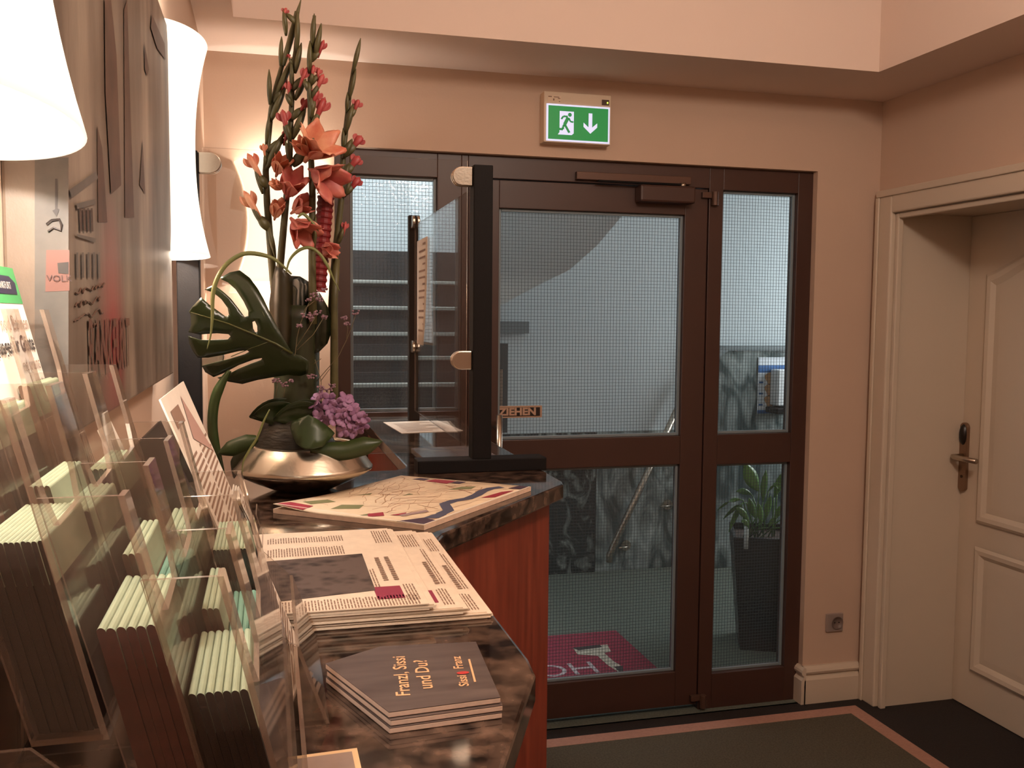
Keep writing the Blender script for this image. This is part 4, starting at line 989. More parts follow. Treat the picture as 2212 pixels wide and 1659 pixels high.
def mline(name, uv, wd, mat, d=0.0008):
    mb = MB(); pts = [mpt(u_, v_, d) for u_, v_ in uv]; L_ = []; R2 = []
    for i, p in enumerate(pts):
        t = (pts[min(i+1, len(pts)-1)]-pts[max(i-1, 0)]); t.z = 0; t.normalize(); n = V((-t.y, t.x, 0))*wd/2
        L_.append(p+n); R2.append(p-n)
    for i in range(len(pts)-1): mb.poly([L_[i], L_[i+1], R2[i+1], R2[i]])
    return mb.build(name, mat, mpd)
RIV = M('map_river', (72, 74, 96), 0.6); PARK = M('map_park', (122, 122, 84), 0.6); RD = M('map_road', (160, 106, 82), 0.6); RDL = M('map_street', (182, 148, 116), 0.6); MRED = M('map_red', (150, 40, 58), 0.6); MNAV = M('map_navy', (66, 44, 62), 0.6)
mline('river', [(0.93, 0.22), (0.92, 0.30), (0.86, 0.36), (0.80, 0.42), (0.80, 0.50), (0.84, 0.58), (0.83, 0.68), (0.80, 0.78), (0.80, 0.86), (0.84, 0.92)], 0.020, RIV)
mpoly('river_arm', [(0.90, 0.10), (0.98, 0.14), (0.97, 0.22), (0.92, 0.24), (0.90, 0.19)], RIV, 0.0009)
for uv in ([(0.30, 0.10), (0.44, 0.16), (0.40, 0.24), (0.28, 0.20)], [(0.06, 0.14), (0.14, 0.12), (0.20, 0.24), (0.12, 0.26)], [(0.58, 0.74), (0.70, 0.80), (0.68, 0.88), (0.60, 0.84)], [(0.18, 0.42), (0.24, 0.46), (0.22, 0.50)], [(0.44, 0.50), (0.47, 0.56), (0.43, 0.57)], [(0.55, 0.04), (0.60, 0.06), (0.57, 0.10)]): mpoly('park', uv, PARK)
for uv in ([(0.01, 0.01), (0.20, 0.01), (0.18, 0.10), (0.03, 0.09)], [(0.28, 0.90), (0.46, 0.88), (0.46, 0.97), (0.30, 0.97)], [(0.90, 0.62), (0.97, 0.66), (0.97, 0.86), (0.92, 0.80)], [(0.62, 0.03), (0.68, 0.08), (0.62, 0.14), (0.57, 0.08)], [(0.70, 0.10), (0.78, 0.12), (0.74, 0.18)]): mpoly('red_panel', uv, MRED, 0.0010)
for uv in ([(0.82, 0.01), (0.99, 0.01), (0.99, 0.10), (0.90, 0.12)], [(0.90, 0.90), (0.99, 0.90), (0.99, 0.99), (0.92, 0.99)], [(0.16, 0.92), (0.26, 0.91), (0.26, 0.97), (0.18, 0.97)], [(0.46, 0.91), (0.54, 0.90), (0.54, 0.97), (0.47, 0.97)]): mpoly('dark_panel', uv, MNAV, 0.0010)
mpoly('station_plan', [(0.74, 0.12), (0.78, 0.10), (0.84, 0.24), (0.80, 0.26)], M('map_lilac', (156, 130, 128), 0.6), 0.0011)
for i in range(80):
    rnd = random.Random(i); u0, v0 = rnd.random()*0.85+0.06, rnd.random()*0.85+0.06; a = rnd.choice((0.3, 1.9, 1.1, 2.7))+rnd.random()*0.4; L_ = 0.1+0.25*rnd.random()
    pts = [(min(0.97, max(0.03, u0+math.cos(a)*L_*k/4+0.012*math.sin(k*2+i))), min(0.97, max(0.03, v0+math.sin(a)*L_*k/4))) for k in range(5)]
    mline('street', pts, 0.0011 if i % 5 else 0.0026, RDL if i % 3 else RD, 0.0006)
mline('sheet_margin', [(0.005, 0.006), (0.995, 0.006)], 0.003, PAPER); mline('sheet_margin', [(0.994, 0.005), (0.994, 0.995)], 0.004, PAPER)

# ================================================================== BOOKLETS
def booklet(i, label):
    z = ZT+0.0004+0.0056*i; zt_ = z+0.005
    top_px = ((703, 1432), (822, 1395), (1028, 1385), (1081, 1505), (840, 1537))
    pts = [at(*q_, 'Z', ZT+0.0172) for q_ in top_px]
    off = ((-0.000, -0.006), (0.001, -0.004), (0, 0))[i]
    t = thing('booklet', label, 'booklet', (0.14, 0.85, z), 'grey-brown booklets with a pointed end')
    MB().prism([(p.x+off[0], p.y+off[1], z) for p in pts], (0, 0, 0.0046)).build('pages', M('booklet_pages', (206, 178, 160), 0.7, noise=0.05, nscale=200), t, bevel=0.0006)
    MB().prism([(p.x+off[0], p.y+off[1], z+0.0046) for p in pts], (0, 0, 0.0005)).build('cover', M('booklet_cover', (64, 52, 48), 0.4, col2=(92, 78, 72), nscale=9, stretch=(1, 7, 1)), t)
    return t, zt_+0.0002
booklet(0, 'lowest of the three pointed booklets near the front of the counter'); booklet(1, 'middle one of the three pointed booklets near the front of the counter')
bk, zk = booklet(2, 'topmost pointed booklet, its cover lettered Franzl, Sissi und Du?')
GOLD = M('cover_gold', (216, 164, 120), 0.5)
def btext(s_, p0, p1, hpx, nm_='cover_lettering', mat=GOLD):
    o, e = at(*p0, 'Z', zk), at(*p1, 'Z', zk); w_ = at(p0[0]-hpx, p0[1]+3, 'Z', zk)
    d = V((e.x-o.x, e.y-o.y, 0)); L_ = d.length; d.normalize(); n = V((-d.y, d.x, 0)); hh = (w_-o).length
    return text(s_, nm_, mat, bk, (o.x, o.y, zk), d, n, hh/0.70, bold=0.0002, lift=0.0003, fit=L_)
btext('Franzl, Sissi', (886, 1502), (874, 1418), 31); btext('und Du?', (935, 1487), (921, 1426), 31); btext('Sissi', (1013, 1482), (1006, 1459), 20); btext('Franz', (1001, 1444), (994, 1418), 20)
hp = at(1000, 1453, 'Z', zk+0.0004)
MB().poly([V((hp.x+0.006*math.cos(a), hp.y+0.0035*math.sin(a), zk+0.0004)) for a in [2*math.pi*k/14 for k in range(14)]]).build('red_emblem', M('emblem_red', (176, 50, 46), 0.5), bk)
pa, pb_ = at(1024, 1473, 'Z', zk+0.0004), at(1011, 1424, 'Z', zk+0.0004)
MB().poly([V((pa.x, pa.y, zk+0.0004)), V((pa.x+0.002, pa.y, zk+0.0004)), V((pb_.x+0.002, pb_.y, zk+0.0004)), V((pb_.x, pb_.y, zk+0.0004))]).build('small_print', GOLD, bk)
# framed card at the front edge of the counter
cp = [at(*q_, 'Z', ZT+0.003) for q_ in ((612, 1636), (771, 1615), (790, 1700), (620, 1725))]
pc_ = thing('picture_card', 'small card with pale border at the front edge of the counter', 'card', ((cp[0].x+cp[2].x)/2, (cp[0].y+cp[2].y)/2, ZT))
MB().prism([(p.x, p.y, ZT+0.0004) for p in cp], (0, 0, 0.0024)).build('card', M('card_cream', (220, 184, 140), 0.6), pc_)
cc = sum((V((p.x, p.y, 0)) for p in cp), V((0, 0, 0)))/4
MB().prism([(cc.x+(p.x-cc.x)*0.84, cc.y+(p.y-cc.y)*0.84, ZT+0.0028) for p in cp], (0, 0, 0.0002)).build('card_picture', M('card_grey', (146, 124, 112), 0.5, noise=0.15, nscale=30), pc_)

# ================================================================== FLOWER ARRANGEMENT
BYc = 1.91
bc = at(655, 1030, 'Y', BYc); BX = bc.x
zr = at(655, 982, 'Y', BYc).z
bowl = MB()
prof = [(0.0, ZT+0.0005), (0.050, ZT+0.001), (0.066, ZT+0.006), (0.096, ZT+0.019), (0.126, ZT+0.034), (0.137, ZT+0.041), (0.139, ZT+0.046), (0.135, ZT+0.052), (0.120, ZT+0.072), (0.106, ZT+0.090), (0.100, ZT+0.0935), (0.094, ZT+0.088), (0.10, ZT+0.075), (0.09, ZT+0.04), (0.03, ZT+0.02), (0, ZT+0.02)]
bowl.lathe(prof, (BX, BYc, 0), 48)
bw_ = bowl.build('metal_bowl', M('hammered_bronze_metal', (200, 190, 174), 0.26, metal=1.0, bump=0.12, bscale=25), smooth=True)
tag(bw_, 'round gold-silver metal bowl with a sharp waist under the flowers', 'bowl')
# leaf wrapped vase on the bowl
vz = lambda py: at(640, py, 'Y', BYc).z
vs_ = thing('wrapped_vase', 'vase wrapped in dark green leaves standing in the metal bowl', 'vase', (BX, BYc, ZT+0.02))
VXc = at(628, 850, 'Y', BYc).x
dome = MB(); dome.lathe([(0.070, vz(985)), (0.084, vz(975)), (0.080, vz(955)), (0.064, vz(920)), (0.052, vz(898)), (0.0, vz(896))], (at(625, 900, 'Y', BYc).x+0.01, BYc, 0), 28)
dome.build('leaf_mound', M('wrapped_dark_leaf', (34, 28, 16), 0.45, noise=0.3, nscale=22, stretch=(1, 1, 4), bump=0.3, bscale=30), vs_, smooth=True)
tb_ = MB(); tb_.lathe([(0.045, vz(905)), (0.047, vz(880)), (0.044, vz(840)), (0.045, vz(760)), (0.045, vz(690)), (0.045, vz(660)), (0.040, vz(662)), (0.0, vz(668))], (VXc+0.012, BYc, 0), 24)
tb_.build('leaf_sleeve', M('sleeve_leaf', (36, 40, 18), 0.4, noise=0.3, nscale=18, stretch=(4, 4, 1)), vs_, smooth=True)
for k_ in range(5):
    a = k_*1.2+0.3; c = V((VXc+0.012+0.046*math.cos(a), BYc-0.048*abs(math.sin(a)), vz(905)))
    blade(MB(), c+V((-0.05, -0.004, 0.004*k_)), c+V((0, -0.012, 0.028)), c+V((0.055, 0.0, 0.012*(k_ % 3))), 0.055, side=(0.1, -0.3, 1)).build('wrap_leaf', LEAFG, vs_, smooth=True, solid=0.0008)

def tri_leaf(name, label, px, depth, mat, veins=None, holes=(), Y=BYc-0.07):
    """leaf cut from its outline, with slits, curved in depth and given thickness"""
    t = thing(name, label, 'leaf', at(*px[0], 'Y', Y))
    bm = bmesh.new(); o0 = wloc(t); edges = []
    for loop in (px,)+tuple(holes):
        vs = []
        for x, y in loop:
            p = at(x, y, 'Y', Y); p.y += depth(x, y); vs.append(bm.verts.new(p-o0))
        edges += [bm.edges.new((vs[i], vs[(i+1) % len(vs)])) for i in range(len(vs))]
    bmesh.ops.triangle_fill(bm, use_beauty=True, edges=edges)
    bmesh.ops.subdivide_edges(bm, edges=bm.edges[:], cuts=2, use_grid_fill=True)
    for v in bm.verts:   # re-apply the curvature to the new inner points
        w_ = v.co+o0; d_ = w_-CAM; k = F_PX/(d_.dot(FW)); x = 1106+d_.dot(RT)*k; y = 829.5-d_.dot(UP)*k
        v.co.y = Y+depth(x, y)-o0.y
    for f in bm.faces: f.smooth = True
    bmesh.ops.recalc_face_normals(bm, faces=bm.faces)
    me = bpy.data.meshes.new('blade'); bm.to_mesh(me); bm.free(); me.materials.append(mat)
    o = bpy.data.objects.new('blade', me); COL.objects.link(o); o.parent = t
    k = o.modifiers.new('thickness', 'SOLIDIFY'); k.thickness = 0.0012
    if veins:
        for ln, r in veins:
            MB().tube([at(x, y, 'Y', Y)+V((0, depth(x, y)-0.0012, 0)) for x, y in ln], r, 6).build('vein', M('leaf_vein', (70, 72, 30), 0.4), t, smooth=True)
    return t
c2 = lambda L_: [(380+x/2.9625, 520+y/2.9625) for x, y in L_]
mon = c2([(745, 722), (700, 640), (645, 545), (600, 455), (560, 370), (520, 300), (470, 235), (405, 186), (340, 200), (275, 240),
          (330, 265), (380, 310), (430, 385), (462, 450), (462, 480), (440, 488), (405, 440), (350, 370), (300, 325), (240, 282), (180, 312),
          (235, 330), (290, 375), (330, 430), (338, 475), (318, 485), (270, 450), (215, 410), (160, 362), (110, 415), (82, 455), (92, 475), (96, 540),
          (75, 585), (150, 600), (260, 592), (335, 598), (348, 612), (330, 632), (240, 636), (150, 635), (75, 610), (80, 660), (100, 710), (130, 752),
          (200, 752), (290, 735), (400, 708), (455, 702), (468, 712), (440, 728), (330, 762), (240, 785), (155, 808), (175, 850), (230, 884),
          (300, 855), (400, 800), (500, 762), (552, 752), (545, 766), (480, 790), (400, 825), (320, 868), (255, 890), (330, 915), (420, 930), (520, 900), (620, 880), (720, 862), (800, 868), (845, 850), (852, 770), (800, 735)])
hole = c2([(490, 520), (505, 514), (520, 545), (522, 580), (508, 586), (494, 562)])
md = lambda x, y: 0.0006*(x-632)*-1*0.12+0.045*((y-715-(x-632)*0.28)/130.0)**2-0.03*((x-560)/120.0)**2*0.3
tri_leaf('monstera_leaf', 'large dark green split monstera leaf facing the left of the arrangement', mon, md, LEAFG,
         veins=[(c2([(745, 722), (640, 660), (500, 600), (330, 530), (200, 490), (95, 458)]), [0.0026, 0.0024, 0.002, 0.0016, 0.0012, 0.0008]), (c2([(640, 660), (560, 470), (480, 300)]), 0.0008), (c2([(560, 625), (420, 520), (300, 460), ]), 0.0007) if False else (c2([(600, 645), (480, 690), (350, 745)]), 0.0008), (c2([(690, 690), (600, 800), (450, 900)]), 0.0009)], holes=(hole,))
lf2 = c2([(745, 722), (735, 600), (720, 450), (735, 300), (745, 215), (800, 222), (870, 270), (930, 340), (975, 420), (1000, 510), (1000, 590), (975, 660), (920, 715), (860, 735), (800, 735)])
tri_leaf('broad_leaf', 'broad dark glossy leaf behind the monstera leaf on the right', lf2, lambda x, y: 0.02+0.05*((x-690)/60.0)**2, M('very_dark_leaf', (22, 26, 12), 0.22, noise=0.2, nscale=12), Y=BYc-0.05)
lf3 = c2([(640, 700), (610, 560), (600, 400), (620, 250), (640, 160), (700, 190), (745, 230), (748, 400), (735, 600), (720, 690)])
tri_leaf('upright_leaf', 'upright dark leaf in the middle of the arrangement', lf3, lambda x, y: 0.03*((x-610)/25.0)**2, M('olive_leaf', (46, 40, 22), 0.4, noise=0.2, nscale=16), Y=BYc-0.06)
hl = c2([(745, 1165), (800, 1140), (850, 1118), (900, 1140), (960, 1180), (1000, 1215), (1022, 1240), (985, 1275), (940, 1312), (880, 1322), (820, 1328), (770, 1300), (742, 1240), (732, 1200)])
tri_leaf('hydrangea_leaf', 'rounded green leaf below the purple hydrangea', hl, lambda x, y: 0.02*((x-676)/45.0)**2+0.00035*(925-y), M('fresh_leaf', (38, 54, 20), 0.42, noise=0.3, nscale=20), Y=BYc-0.115)
# strap leaves and grass blades
def strap(name, label, px, wid, Y, mat, dep=0.0, group=None):
    pts = [at(x, y, 'Y', Y)+V((0, dep*i/len(px), 0)) for i, (x, y) in enumerate(px)]; n = len(pts); mb = MB(); L_ = []; R2 = []
    # smooth by Catmull-Rom
    sm = []
    for i in range(n-1):
        p0, p1, p2, p3 = pts[max(i-1, 0)], pts[i], pts[i+1], pts[min(i+2, n-1)]
        for k in range(5):
            t = k/5; sm.append(0.5*((2*p1)+(p2-p0)*t+(2*p0-5*p1+4*p2-p3)*t*t+(3*p1-p0-3*p2+p3)*t**3))
    sm.append(pts[-1]); N = len(sm)
    for i, p in enumerate(sm):
        t = (sm[min(i+1, N-1)]-sm[max(i-1, 0)]).normalized(); sd = t.cross(V((0, -1, 0.15)))
        if sd.length < 1e-4: sd = V((1, 0, 0))
        sd.normalize(); q_ = i/(N-1); ww = wid*min(1, 0.35+2.5*q_)*min(1, (1-q_)*3+0.06)
        L_.append(p+sd*ww/2); R2.append(p-sd*ww/2)
    for i in range(N): mb.v += [L_[i], sm[i]+V((0, -wid*0.18, 0)), R2[i]]
    for i in range(N-1):
        for k in (0, 1): mb.f.append([i*3+k, i*3+k+1, i*3+k+4, i*3+k+3]); mb.mi.append(0)
    return tag(mb.build(name, mat, None, smooth=True, solid=0.0007), label, 'leaf', group)
GRA = M('grass_blade', (112, 116, 66), 0.5, noise=0.15, nscale=10); GRD = M('dark_strap', (44, 58, 20), 0.42, noise=0.25, nscale=14)
strap('grass_blade', 'thin grass blade arching over the monstera leaf to the left', c2([(740, 215), (670, 150), (600, 105), (480, 82), (400, 100), (320, 160), (265, 250), (240, 350), (238, 480), (228, 600), (205, 690)]), 0.008, BYc-0.09, GRA, -0.03)
strap('grass_blade', 'thin grass blade arching right over the dark leaf', c2([(705, 205), (730, 120), (790, 60), (860, 45), (920, 85), (970, 160), (1010, 250), (1050, 325)]), 0.006, BYc-0.08, GRA)
strap('grass_blade', 'short grass blade across the pink florets', [(643, 470), (655, 462), (672, 478), (682, 490), (688, 500)], 0.006, BYc-0.08, GRA)
strap('strap_leaf', 'green strap leaf hanging down at the far left of the arrangement', c2([(345, 830), (300, 900), (255, 1000), (235, 1120), (240, 1250), (275, 1380), (312, 1500)]), 0.019, BYc-0.03, GRD)
strap('strap_leaf', 'pointed leaf lying over the left rim of the bowl', c2([(520, 1262), (470, 1285), (400, 1310), (330, 1340), (270, 1362)]), 0.030, BYc-0.06, GRD)
strap('strap_leaf', 'long leaf lying over the right rim of the bowl', c2([(860, 1335), (960, 1345), (1080, 1345), (1180, 1320), (1260, 1300), (1320, 1283)]), 0.036, BYc-0.10, GRD)
strap('strap_leaf', 'dark folded leaf drooping over the left rim of the bowl', c2([(480, 1290), (440, 1340), (410, 1390), (385, 1440), (372, 1520)]), 0.026, BYc-0.02, M('droop_leaf', (40, 44, 20), 0.4))
strap('grass_blade', 'thin curled tendril hanging in front of the bowl', c2([(600, 1080), (560, 1160), (520, 1260), (470, 1340), (430, 1420), (425, 1500)]), 0.004, BYc-0.125, GRA)
tk = MB().tube([at(x, y, 'Y', BYc-0.02) for x, y in ((727, 560), (722, 650), (722, 760), (722, 850), (716, 900))], [0.007, 0.0075, 0.008, 0.0085, 0.008], 10)
tag(tk.build('green_stalk', STEMG, smooth=True), 'straight green stalk right of the dark leaves', 'stem')
# ribbed dark red roll
rr = []; rads = []
for i in range(61):
    q_ = i/60; rr.append(at(704-18*q_, 425+205*q_, 'Y', BYc-0.015)); rads.append(0.0165+0.0012*math.sin(i*math.pi))
rads = [0.0168 if i % 4 < 2 else 0.0150 for i in range(61)]
tag(MB().tube(rr, rads, 14).build('ribbed_roll', M('dark_red_crepe', (112, 16, 20), 0.5, noise=0.15, nscale=40), smooth=False), 'ribbed dark red roll standing among the gladioli', 'decoration')

# gladioli
c1 = lambda x, y: (380+x/2.9625, y/2.9625)
def petal_mat(name, a, b): return M(name, a, 0.5, col2=b, nscale=26, contrast=(0.35, 0.68))
APR = petal_mat('apricot_petal', (190, 100, 76), (216, 158, 124)); PNK = petal_mat('salmon_petal', (174, 80, 74), (204, 128, 108)); RED_ = petal_mat('coral_bud', (150, 50, 52), (182, 88, 84))
for m_ in (APR, PNK, RED_):   # petals let light through
    nt = m_.node_tree; bs = nt.nodes['Principled BSDF']; bs.inputs['Subsurface Weight'].default_value = 0.15; bs.inputs['Subsurface Radius'].default_value = (0.01, 0.005, 0.003); bs.inputs['Subsurface Scale'].default_value = 0.3
def bract(par, b, tip, wid, Y, mat=STEMG, name='sheath', mid=0.0):
    p0, p2 = at(*b, 'Y', Y), at(*tip, 'Y', Y); d = p2-p0; n = 8; pts = []; rad = []
    for i in range(n+1):
        t = i/n; bow = V((0, -0.006, 0))*math.sin(math.pi*t)
        pts.append(p0+d*t+bow); rad.append(max(0.0007, wid*0.5*(math.sin(math.pi*min(0.97, 0.12+0.86*t))**0.8)))
    return MB().tube(pts, rad, 10, flat=0.6).build(name, mat, par, smooth=True)
def bud(par, b, tip, wid, Y, mat=RED_):
    p0, p2 = at(*b, 'Y', Y), at(*tip, 'Y', Y); d = p2-p0; n = 8; pts = []; rad = []
    for i in range(n+1):
        t = i/n; pts.append(p0+d*t+V((0, -0.004*math.sin(math.pi*t), 0))); rad.append(wid*0.5*(0.5+0.55*t if t < 0.75 else 0.91-0.25*(t-0.75)))
    o = MB().tube(pts, rad, 10, flat=0.7).build('bud', mat, par, smooth=True)
    dn = d.normalized(); sd = dn.cross(V((0, 1, 0))).normalized(); L_ = d.length
    for k in (-1, 0, 1):   # petal tips spreading at the mouth of the bud
        a = p0+d*0.55+sd*k*wid*0.16; e_ = p2+sd*k*wid*0.55+dn*L_*(0.06 if k else 0.16)+V((0, -0.003*(1-abs(k)), 0))
        blade(MB(), a, a.lerp(e_, 0.6)+sd*k*wid*0.22, e_, wid*0.62, n=6, side=tuple(sd), cup=0.2).build('petal', mat, o, smooth=True, solid=0.0005)
    return o
def floret(par, c, size, ang, Y, mat, seed=0, open_=1.0):
    """funnel of six ruffled petals; ang = picture direction it faces"""
    rnd = random.Random(seed); c3 = at(*c, 'Y', Y); axis = (V((math.cos(ang), -0.75, math.sin(ang)))).normalized()
    u_ = axis.cross(V((0, 1, 0.2))).normalized(); v_ = axis.cross(u_)
    root = c3-axis*size*0.55
    fo = MB().tube([root-axis*size*0.25, root, root+axis*size*0.3], [size*0.05, size*0.10, size*0.2], 8).build('floret', mat, par, smooth=True)
    for k in range(6):
        a = k*math.pi/3+0.3*rnd.random(); rd = u_*math.cos(a)+v_*math.sin(a); tg = -u_*math.sin(a)+v_*math.cos(a)
        L_ = size*(0.95+0.25*rnd.random()); wd = size*(0.62 if k % 2 else 0.5); fl_ = open_*(0.55+0.35*rnd.random()); ph = rnd.random()*6
        def fn(uu, vv):
            s_ = (uu-0.5)*2; t = vv
            out = size*0.12+size*0.62*fl_*t**1.6; al = L_*t*(1-0.28*t*fl_)
            ww = wd*(math.sin(math.pi*(0.10+0.80*t))**0.9)
            ruf = 0.05*size*math.sin(3.3*s_+5*t+ph)*t*abs(s_)
            return root+axis*(al+ruf-0.10*size*s_*s_*t)+rd*(out+ruf)+tg*s_*ww*0.55
        MB().grid(fn, 6, 8).build('petal', mat, fo, smooth=True, solid=0.0005)
    return fo
def gladiolus(label, stem, rad, bracts, buds, florets, Y):
    pts = [at(*p, 'Y', Y) for p in stem]
    t = thing('gladiolus', label, 'flower', pts[0], 'gladioli in the arrangement')
    n = len(pts); MB().tube(pts, [rad*(1-0.62*i/(n-1)) for i in range(n)], 10).build('stem', STEMG, t, smooth=True)
    for b, tip, w_ in bracts: bract(t, c1(*b), c1(*tip), w_*1.3, Y-0.006)
    for b, tip, w_, m_ in buds:
        bp, tp_ = c1(*b), c1(*tip)
        # sheath from the stem, wrapped round the lower half of the bud
        best = None
        for a_, e_ in zip(stem, stem[1:]):
            for k in range(6):
                q_ = (a_[0]+(e_[0]-a_[0])*k/6, a_[1]+(e_[1]-a_[1])*k/6)
                dd = abs(q_[1]-(bp[1]+16))
                if best is None or dd < best[0]: best = (dd, q_)
        q_ = best[1]; mid_ = (bp[0]+(tp_[0]-bp[0])*0.55, bp[1]+(tp_[1]-bp[1])*0.55)
        bract(t, q_, mid_ if m_ is RED_ else (bp[0]+(tp_[0]-bp[0])*0.25, bp[1]+(tp_[1]-bp[1])*0.25), w_*0.95+0.003, Y-0.006)
        bud(t, bp, tp_, w_, Y-0.008, m_)
    for i, (c, s_, an, m_, op) in enumerate(florets): floret(t, c1(*c), s_, an, Y-0.03, m_, seed=int(c[0]), open_=op)
    return t
gladiolus('leftmost gladiolus stem with apricot buds on its left side', [(600, 700), (592, 620), (586, 554), (577, 439), (574, 371), (579, 304), (586, 236), (596, 189), (616, 118), (630, 67), (640, 25)], 0.0085,
    [((600, 670), (596, 445), 0.013), ((628, 640), (765, 345), 0.016), ((690, 420), (800, 0), 0.016), ((606, 775), (706, 550), 0.017), ((578, 920), (600, 730), 0.012), ((578, 1085), (692, 850), 0.020), ((590, 1440), (640, 1660), 0.014), ((555, 1240), (500, 1060), 0.012), ((560, 1450), (470, 1290), 0.014)],
    [((660, 600), (705, 518), 0.011, RED_), ((690, 930), (715, 850), 0.013, RED_), ((552, 1150), (470, 1005), 0.020, APR), ((552, 1420), (450, 1248), 0.021, APR), ((570, 1010), (560, 930), 0.010, APR)],
    [((650, 1330), 0.036, 1.3, APR, 0.5), ((672, 1040), 0.042, 1.2, APR, 0.7)], BYc)
gladiolus('second gladiolus stem from the left, tallest, with closed green sheaths at the tip', [(606, 700), (603, 600), (612, 500), (618, 435), (626, 338), (628, 270), (631, 203), (630, 162), (638, 111), (642, 60), (643, 27)], 0.008,
    [((668, 420), (676, 235), 0.012), ((705, 230), (688, 55), 0.013), ((775, 330), (778, 70), 0.014), ((762, 470), (803, 275), 0.015), ((748, 560), (735, 380), 0.010), ((745, 680), (705, 600), 0.012), ((762, 640), (832, 505), 0.015), ((738, 880), (690, 800), 0.014), ((745, 890), (832, 690), 0.019), ((735, 1060), (700, 900), 0.012), ((748, 1060), (832, 960), 0.018)],
    [((690, 110), (702, 60), 0.010, RED_), ((728, 380), (718, 352), 0.006, RED_), ((722, 625), (722, 535), 0.011, RED_), ((790, 540), (835, 450), 0.012, RED_), ((712, 850), (685, 722), 0.019, RED_), ((785, 735), (838, 645), 0.013, RED_)],
    [((750, 1160), 0.056, 1.2, PNK, 0.9), ((640, 1180), 0.026, 2.6, APR, 0.5), ((815, 1310), 0.044, 0.6, PNK, 0.7)], BYc-0.02)
gladiolus('third gladiolus stem, with the large open apricot blossom', [(676, 700), (675, 620), (674, 554), (675, 422), (672, 338), (670, 236), (669, 135), (677, 90), (679, 34)], 0.0085,
    [((870, 300), (885, 88), 0.014), ((888, 380), (930, 150), 0.015), ((852, 470), (858, 262), 0.014), ((855, 690), (850, 500), 0.012), ((872, 760), (862, 600), 0.014), ((858, 1000), (880, 850), 0.014), ((870, 1260), (895, 1100), 0.014), ((880, 1600), (895, 1380), 0.013)],
    [((908, 370), (942, 272), 0.012, RED_), ((870, 500), (880, 428), 0.012, RED_), ((905, 510), (915, 445), 0.010, RED_), ((895, 590), (938, 490), 0.016, RED_), ((872, 680), (903, 588), 0.017, RED_), ((888, 785), (945, 645), 0.021, RED_), ((790, 560), (832, 450), 0.012, RED_)],
    [((925, 900), 0.072, 0.9, APR, 1.0), ((975, 1150), 0.066, -0.6, PNK, 1.0), ((800, 930), 0.040, 2.3, APR, 0.6), ((820, 1490), 0.060, -0.9, PNK, 0.9)], BYc-0.045)
gladiolus('rightmost gladiolus stem with small coral buds on its right side', [(716, 700), (719, 620), (724, 554), (738, 422), (741, 338), (748, 270), (755, 203), (763, 152), (770, 115)], 0.0085,
    [((1130, 470), (1182, 245), 0.013), ((1108, 640), (1152, 440), 0.012), ((1090, 720), (1098, 590), 0.010), ((1082, 860), (1135, 660), 0.016), ((1066, 960), (1070, 820), 0.010), ((1070, 1010), (1128, 890), 0.018), ((1065, 1180), (1110, 1040), 0.014), ((1080, 1260), (1115, 1150), 0.013), ((1040, 1560), (1075, 1450), 0.012)],
    [((1138, 720), (1165, 650), 0.015, RED_), ((1128, 950), (1180, 880), 0.018, RED_), ((1112, 1080), (1165, 1010), 0.018, RED_), ((1112, 1220), (1168, 1145), 0.016, RED_), ((1070, 1510), (1085, 1430), 0.010, RED_)],
    [((975, 1600), 0.040, -0.2, PNK, 0.5)], BYc+0.0)
# hydrangea
HYD = M('hydrangea_petal', (122, 82, 120), 0.6, col2=(158, 118, 150), nscale=30, contrast=(0.3, 0.7))
hyd = thing('hydrangea', 'purple pink hydrangea head at the right of the arrangement', 'flower', at(740, 905, 'Y', BYc-0.10))
hcn = at(738, 905, 'Y', BYc-0.085)
MB().tube([hcn, at(680, 905, 'Y', BYc-0.04)], 0.004, 8).build('stem', STEMG, hyd, smooth=True)
rnd = random.Random(3)
HP = c2([(930, 1010), (985, 1020), (930, 1080), (985, 1085), (915, 1140), (960, 1150), (1040, 1050), (1090, 1020), (1120, 1060), (1050, 1100), (1100, 1110), (1150, 1110), (1180, 1140), (1060, 1160), (1115, 1170), (1165, 1185), (1200, 1150), (1070, 1220), (1120, 1235), (1170, 1225), (1020, 1150), (1010, 1060), (1205, 1190), (900, 1050)])
for i, hp_ in enumerate(HP):
    c0 = at(*hp_, 'Y', BYc-0.10); dv = c0-hcn
    d = V((dv.x, 0, dv.z))*14; d.y = -1.0+0.35*d.length; d.normalize(); d += V((rnd.uniform(-.6, .6), 0, rnd.uniform(-.6, .6))); d.normalize()
    c = c0+V((0, 0.030*(dv.length/0.05)**2+rnd.uniform(-.006, .006), 0)); u_ = d.cross(V((0.3, 0.2, 1))).normalized(); v_ = d.cross(u_)
    sz = 0.0100+0.0030*rnd.random(); fl_ = None
    mb = MB()
    for k in range(4):
        a = k*math.pi/2+i; rd = u_*math.cos(a)+v_*math.sin(a); tg = -u_*math.sin(a)+v_*math.cos(a)
        mb.grid(lambda uu, vv: c+rd*sz*1.25*vv+tg*sz*1.15*(uu-0.5)*math.sin(math.pi*(0.12+0.70*vv))+d*(0.004*vv*vv-0.003*abs(uu-0.5)*vv+0.002), 3, 3)
    mb.build('floret', HYD, hyd, smooth=True, solid=0.0004)
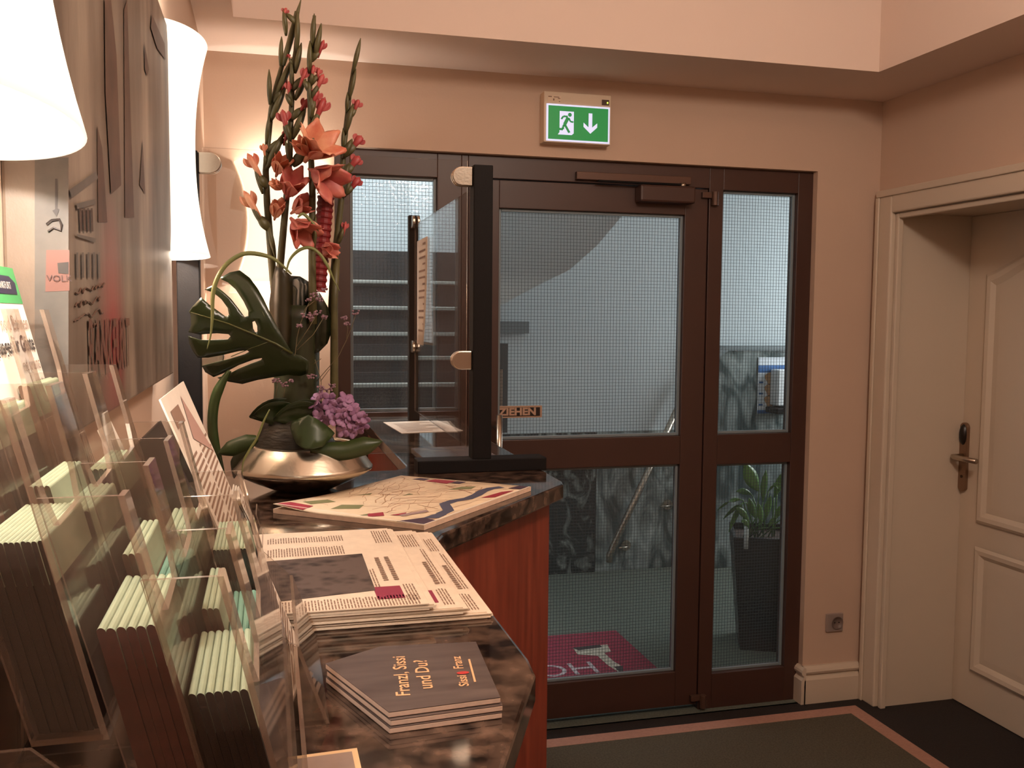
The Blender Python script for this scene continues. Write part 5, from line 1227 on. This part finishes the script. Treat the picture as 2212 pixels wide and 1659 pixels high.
# statice sprigs
STAT = M('statice_blossom', (136, 104, 116), 0.7, noise=0.2, nscale=80); STW = M('statice_stem', (96, 84, 58), 0.6)
def sprig(label, stems, heads, Y):
    b = at(*stems[0][0], 'Y', Y); t = thing('statice_sprig', label, 'flower', b, 'statice sprigs in the arrangement')
    for s_ in stems: MB().tube([at(*p, 'Y', Y) for p in s_], 0.0007, 5).build('stem', STW, t, smooth=True)
    rnd = random.Random(int(stems[0][0][0]))
    for (x, y, r) in heads:
        c = at(x, y, 'Y', Y); mb = MB()
        for k in range(9):
            o = c+V((rnd.uniform(-1, 1), rnd.uniform(-0.6, 0.4), rnd.uniform(-0.5, 0.5)))*r
            mb.lathe([(0.0, -0.0022), (0.0016, -0.001), (0.0026, 0.0012), (0.0012, 0.0020), (0.0, 0.0016)], o, 6)
        mb.build('blossom_head', STAT, t, smooth=True)['kind'] = 'stuff'
D2 = lambda *L_: c2(list(L_))
def H2(*L_): return [(380+x/2.9625, 520+y/2.9625, r) for x, y, r in L_]
sprig('mauve statice sprig in front of the broad dark leaf', [D2((755, 735), (765, 720), (775, 620), (800, 520), (850, 400)), D2((770, 680), (850, 560), (900, 470)), D2((775, 700), (880, 600), (940, 500)), D2((800, 520), (830, 430), (920, 360))],
      H2((850, 375, 0.006), (890, 345, 0.009), (920, 380, 0.008), (830, 480, 0.008), (870, 470, 0.009), (910, 460, 0.008), (870, 505, 0.007), (950, 490, 0.007), (790, 545, 0.004), (955, 310, 0.006)), BYc-0.082)
sprig('thin statice sprig reaching right across the dark window frame', [D2((900, 900), (1040, 740), (1090, 640), (1130, 540), (1150, 470)), D2((1090, 640), (1100, 560), (1080, 510))], H2((1155, 460, 0.008), (1078, 495, 0.006), (1095, 532, 0.005)), BYc-0.06)
sprig('small statice sprig above the hydrangea', [D2((930, 1060), (930, 900), (890, 760)), D2((925, 900), (985, 820)), D2((880, 790), (930, 755))], H2((870, 870, 0.009), (920, 940, 0.007), (975, 950, 0.010), (1000, 930, 0.006)), BYc-0.06)
sprig('little statice sprig under the monstera leaf', [D2((640, 1000), (650, 900)), D2((690, 1000), (700, 920))], H2((645, 895, 0.007), (690, 920, 0.008), (745, 895, 0.006)), BYc-0.075)
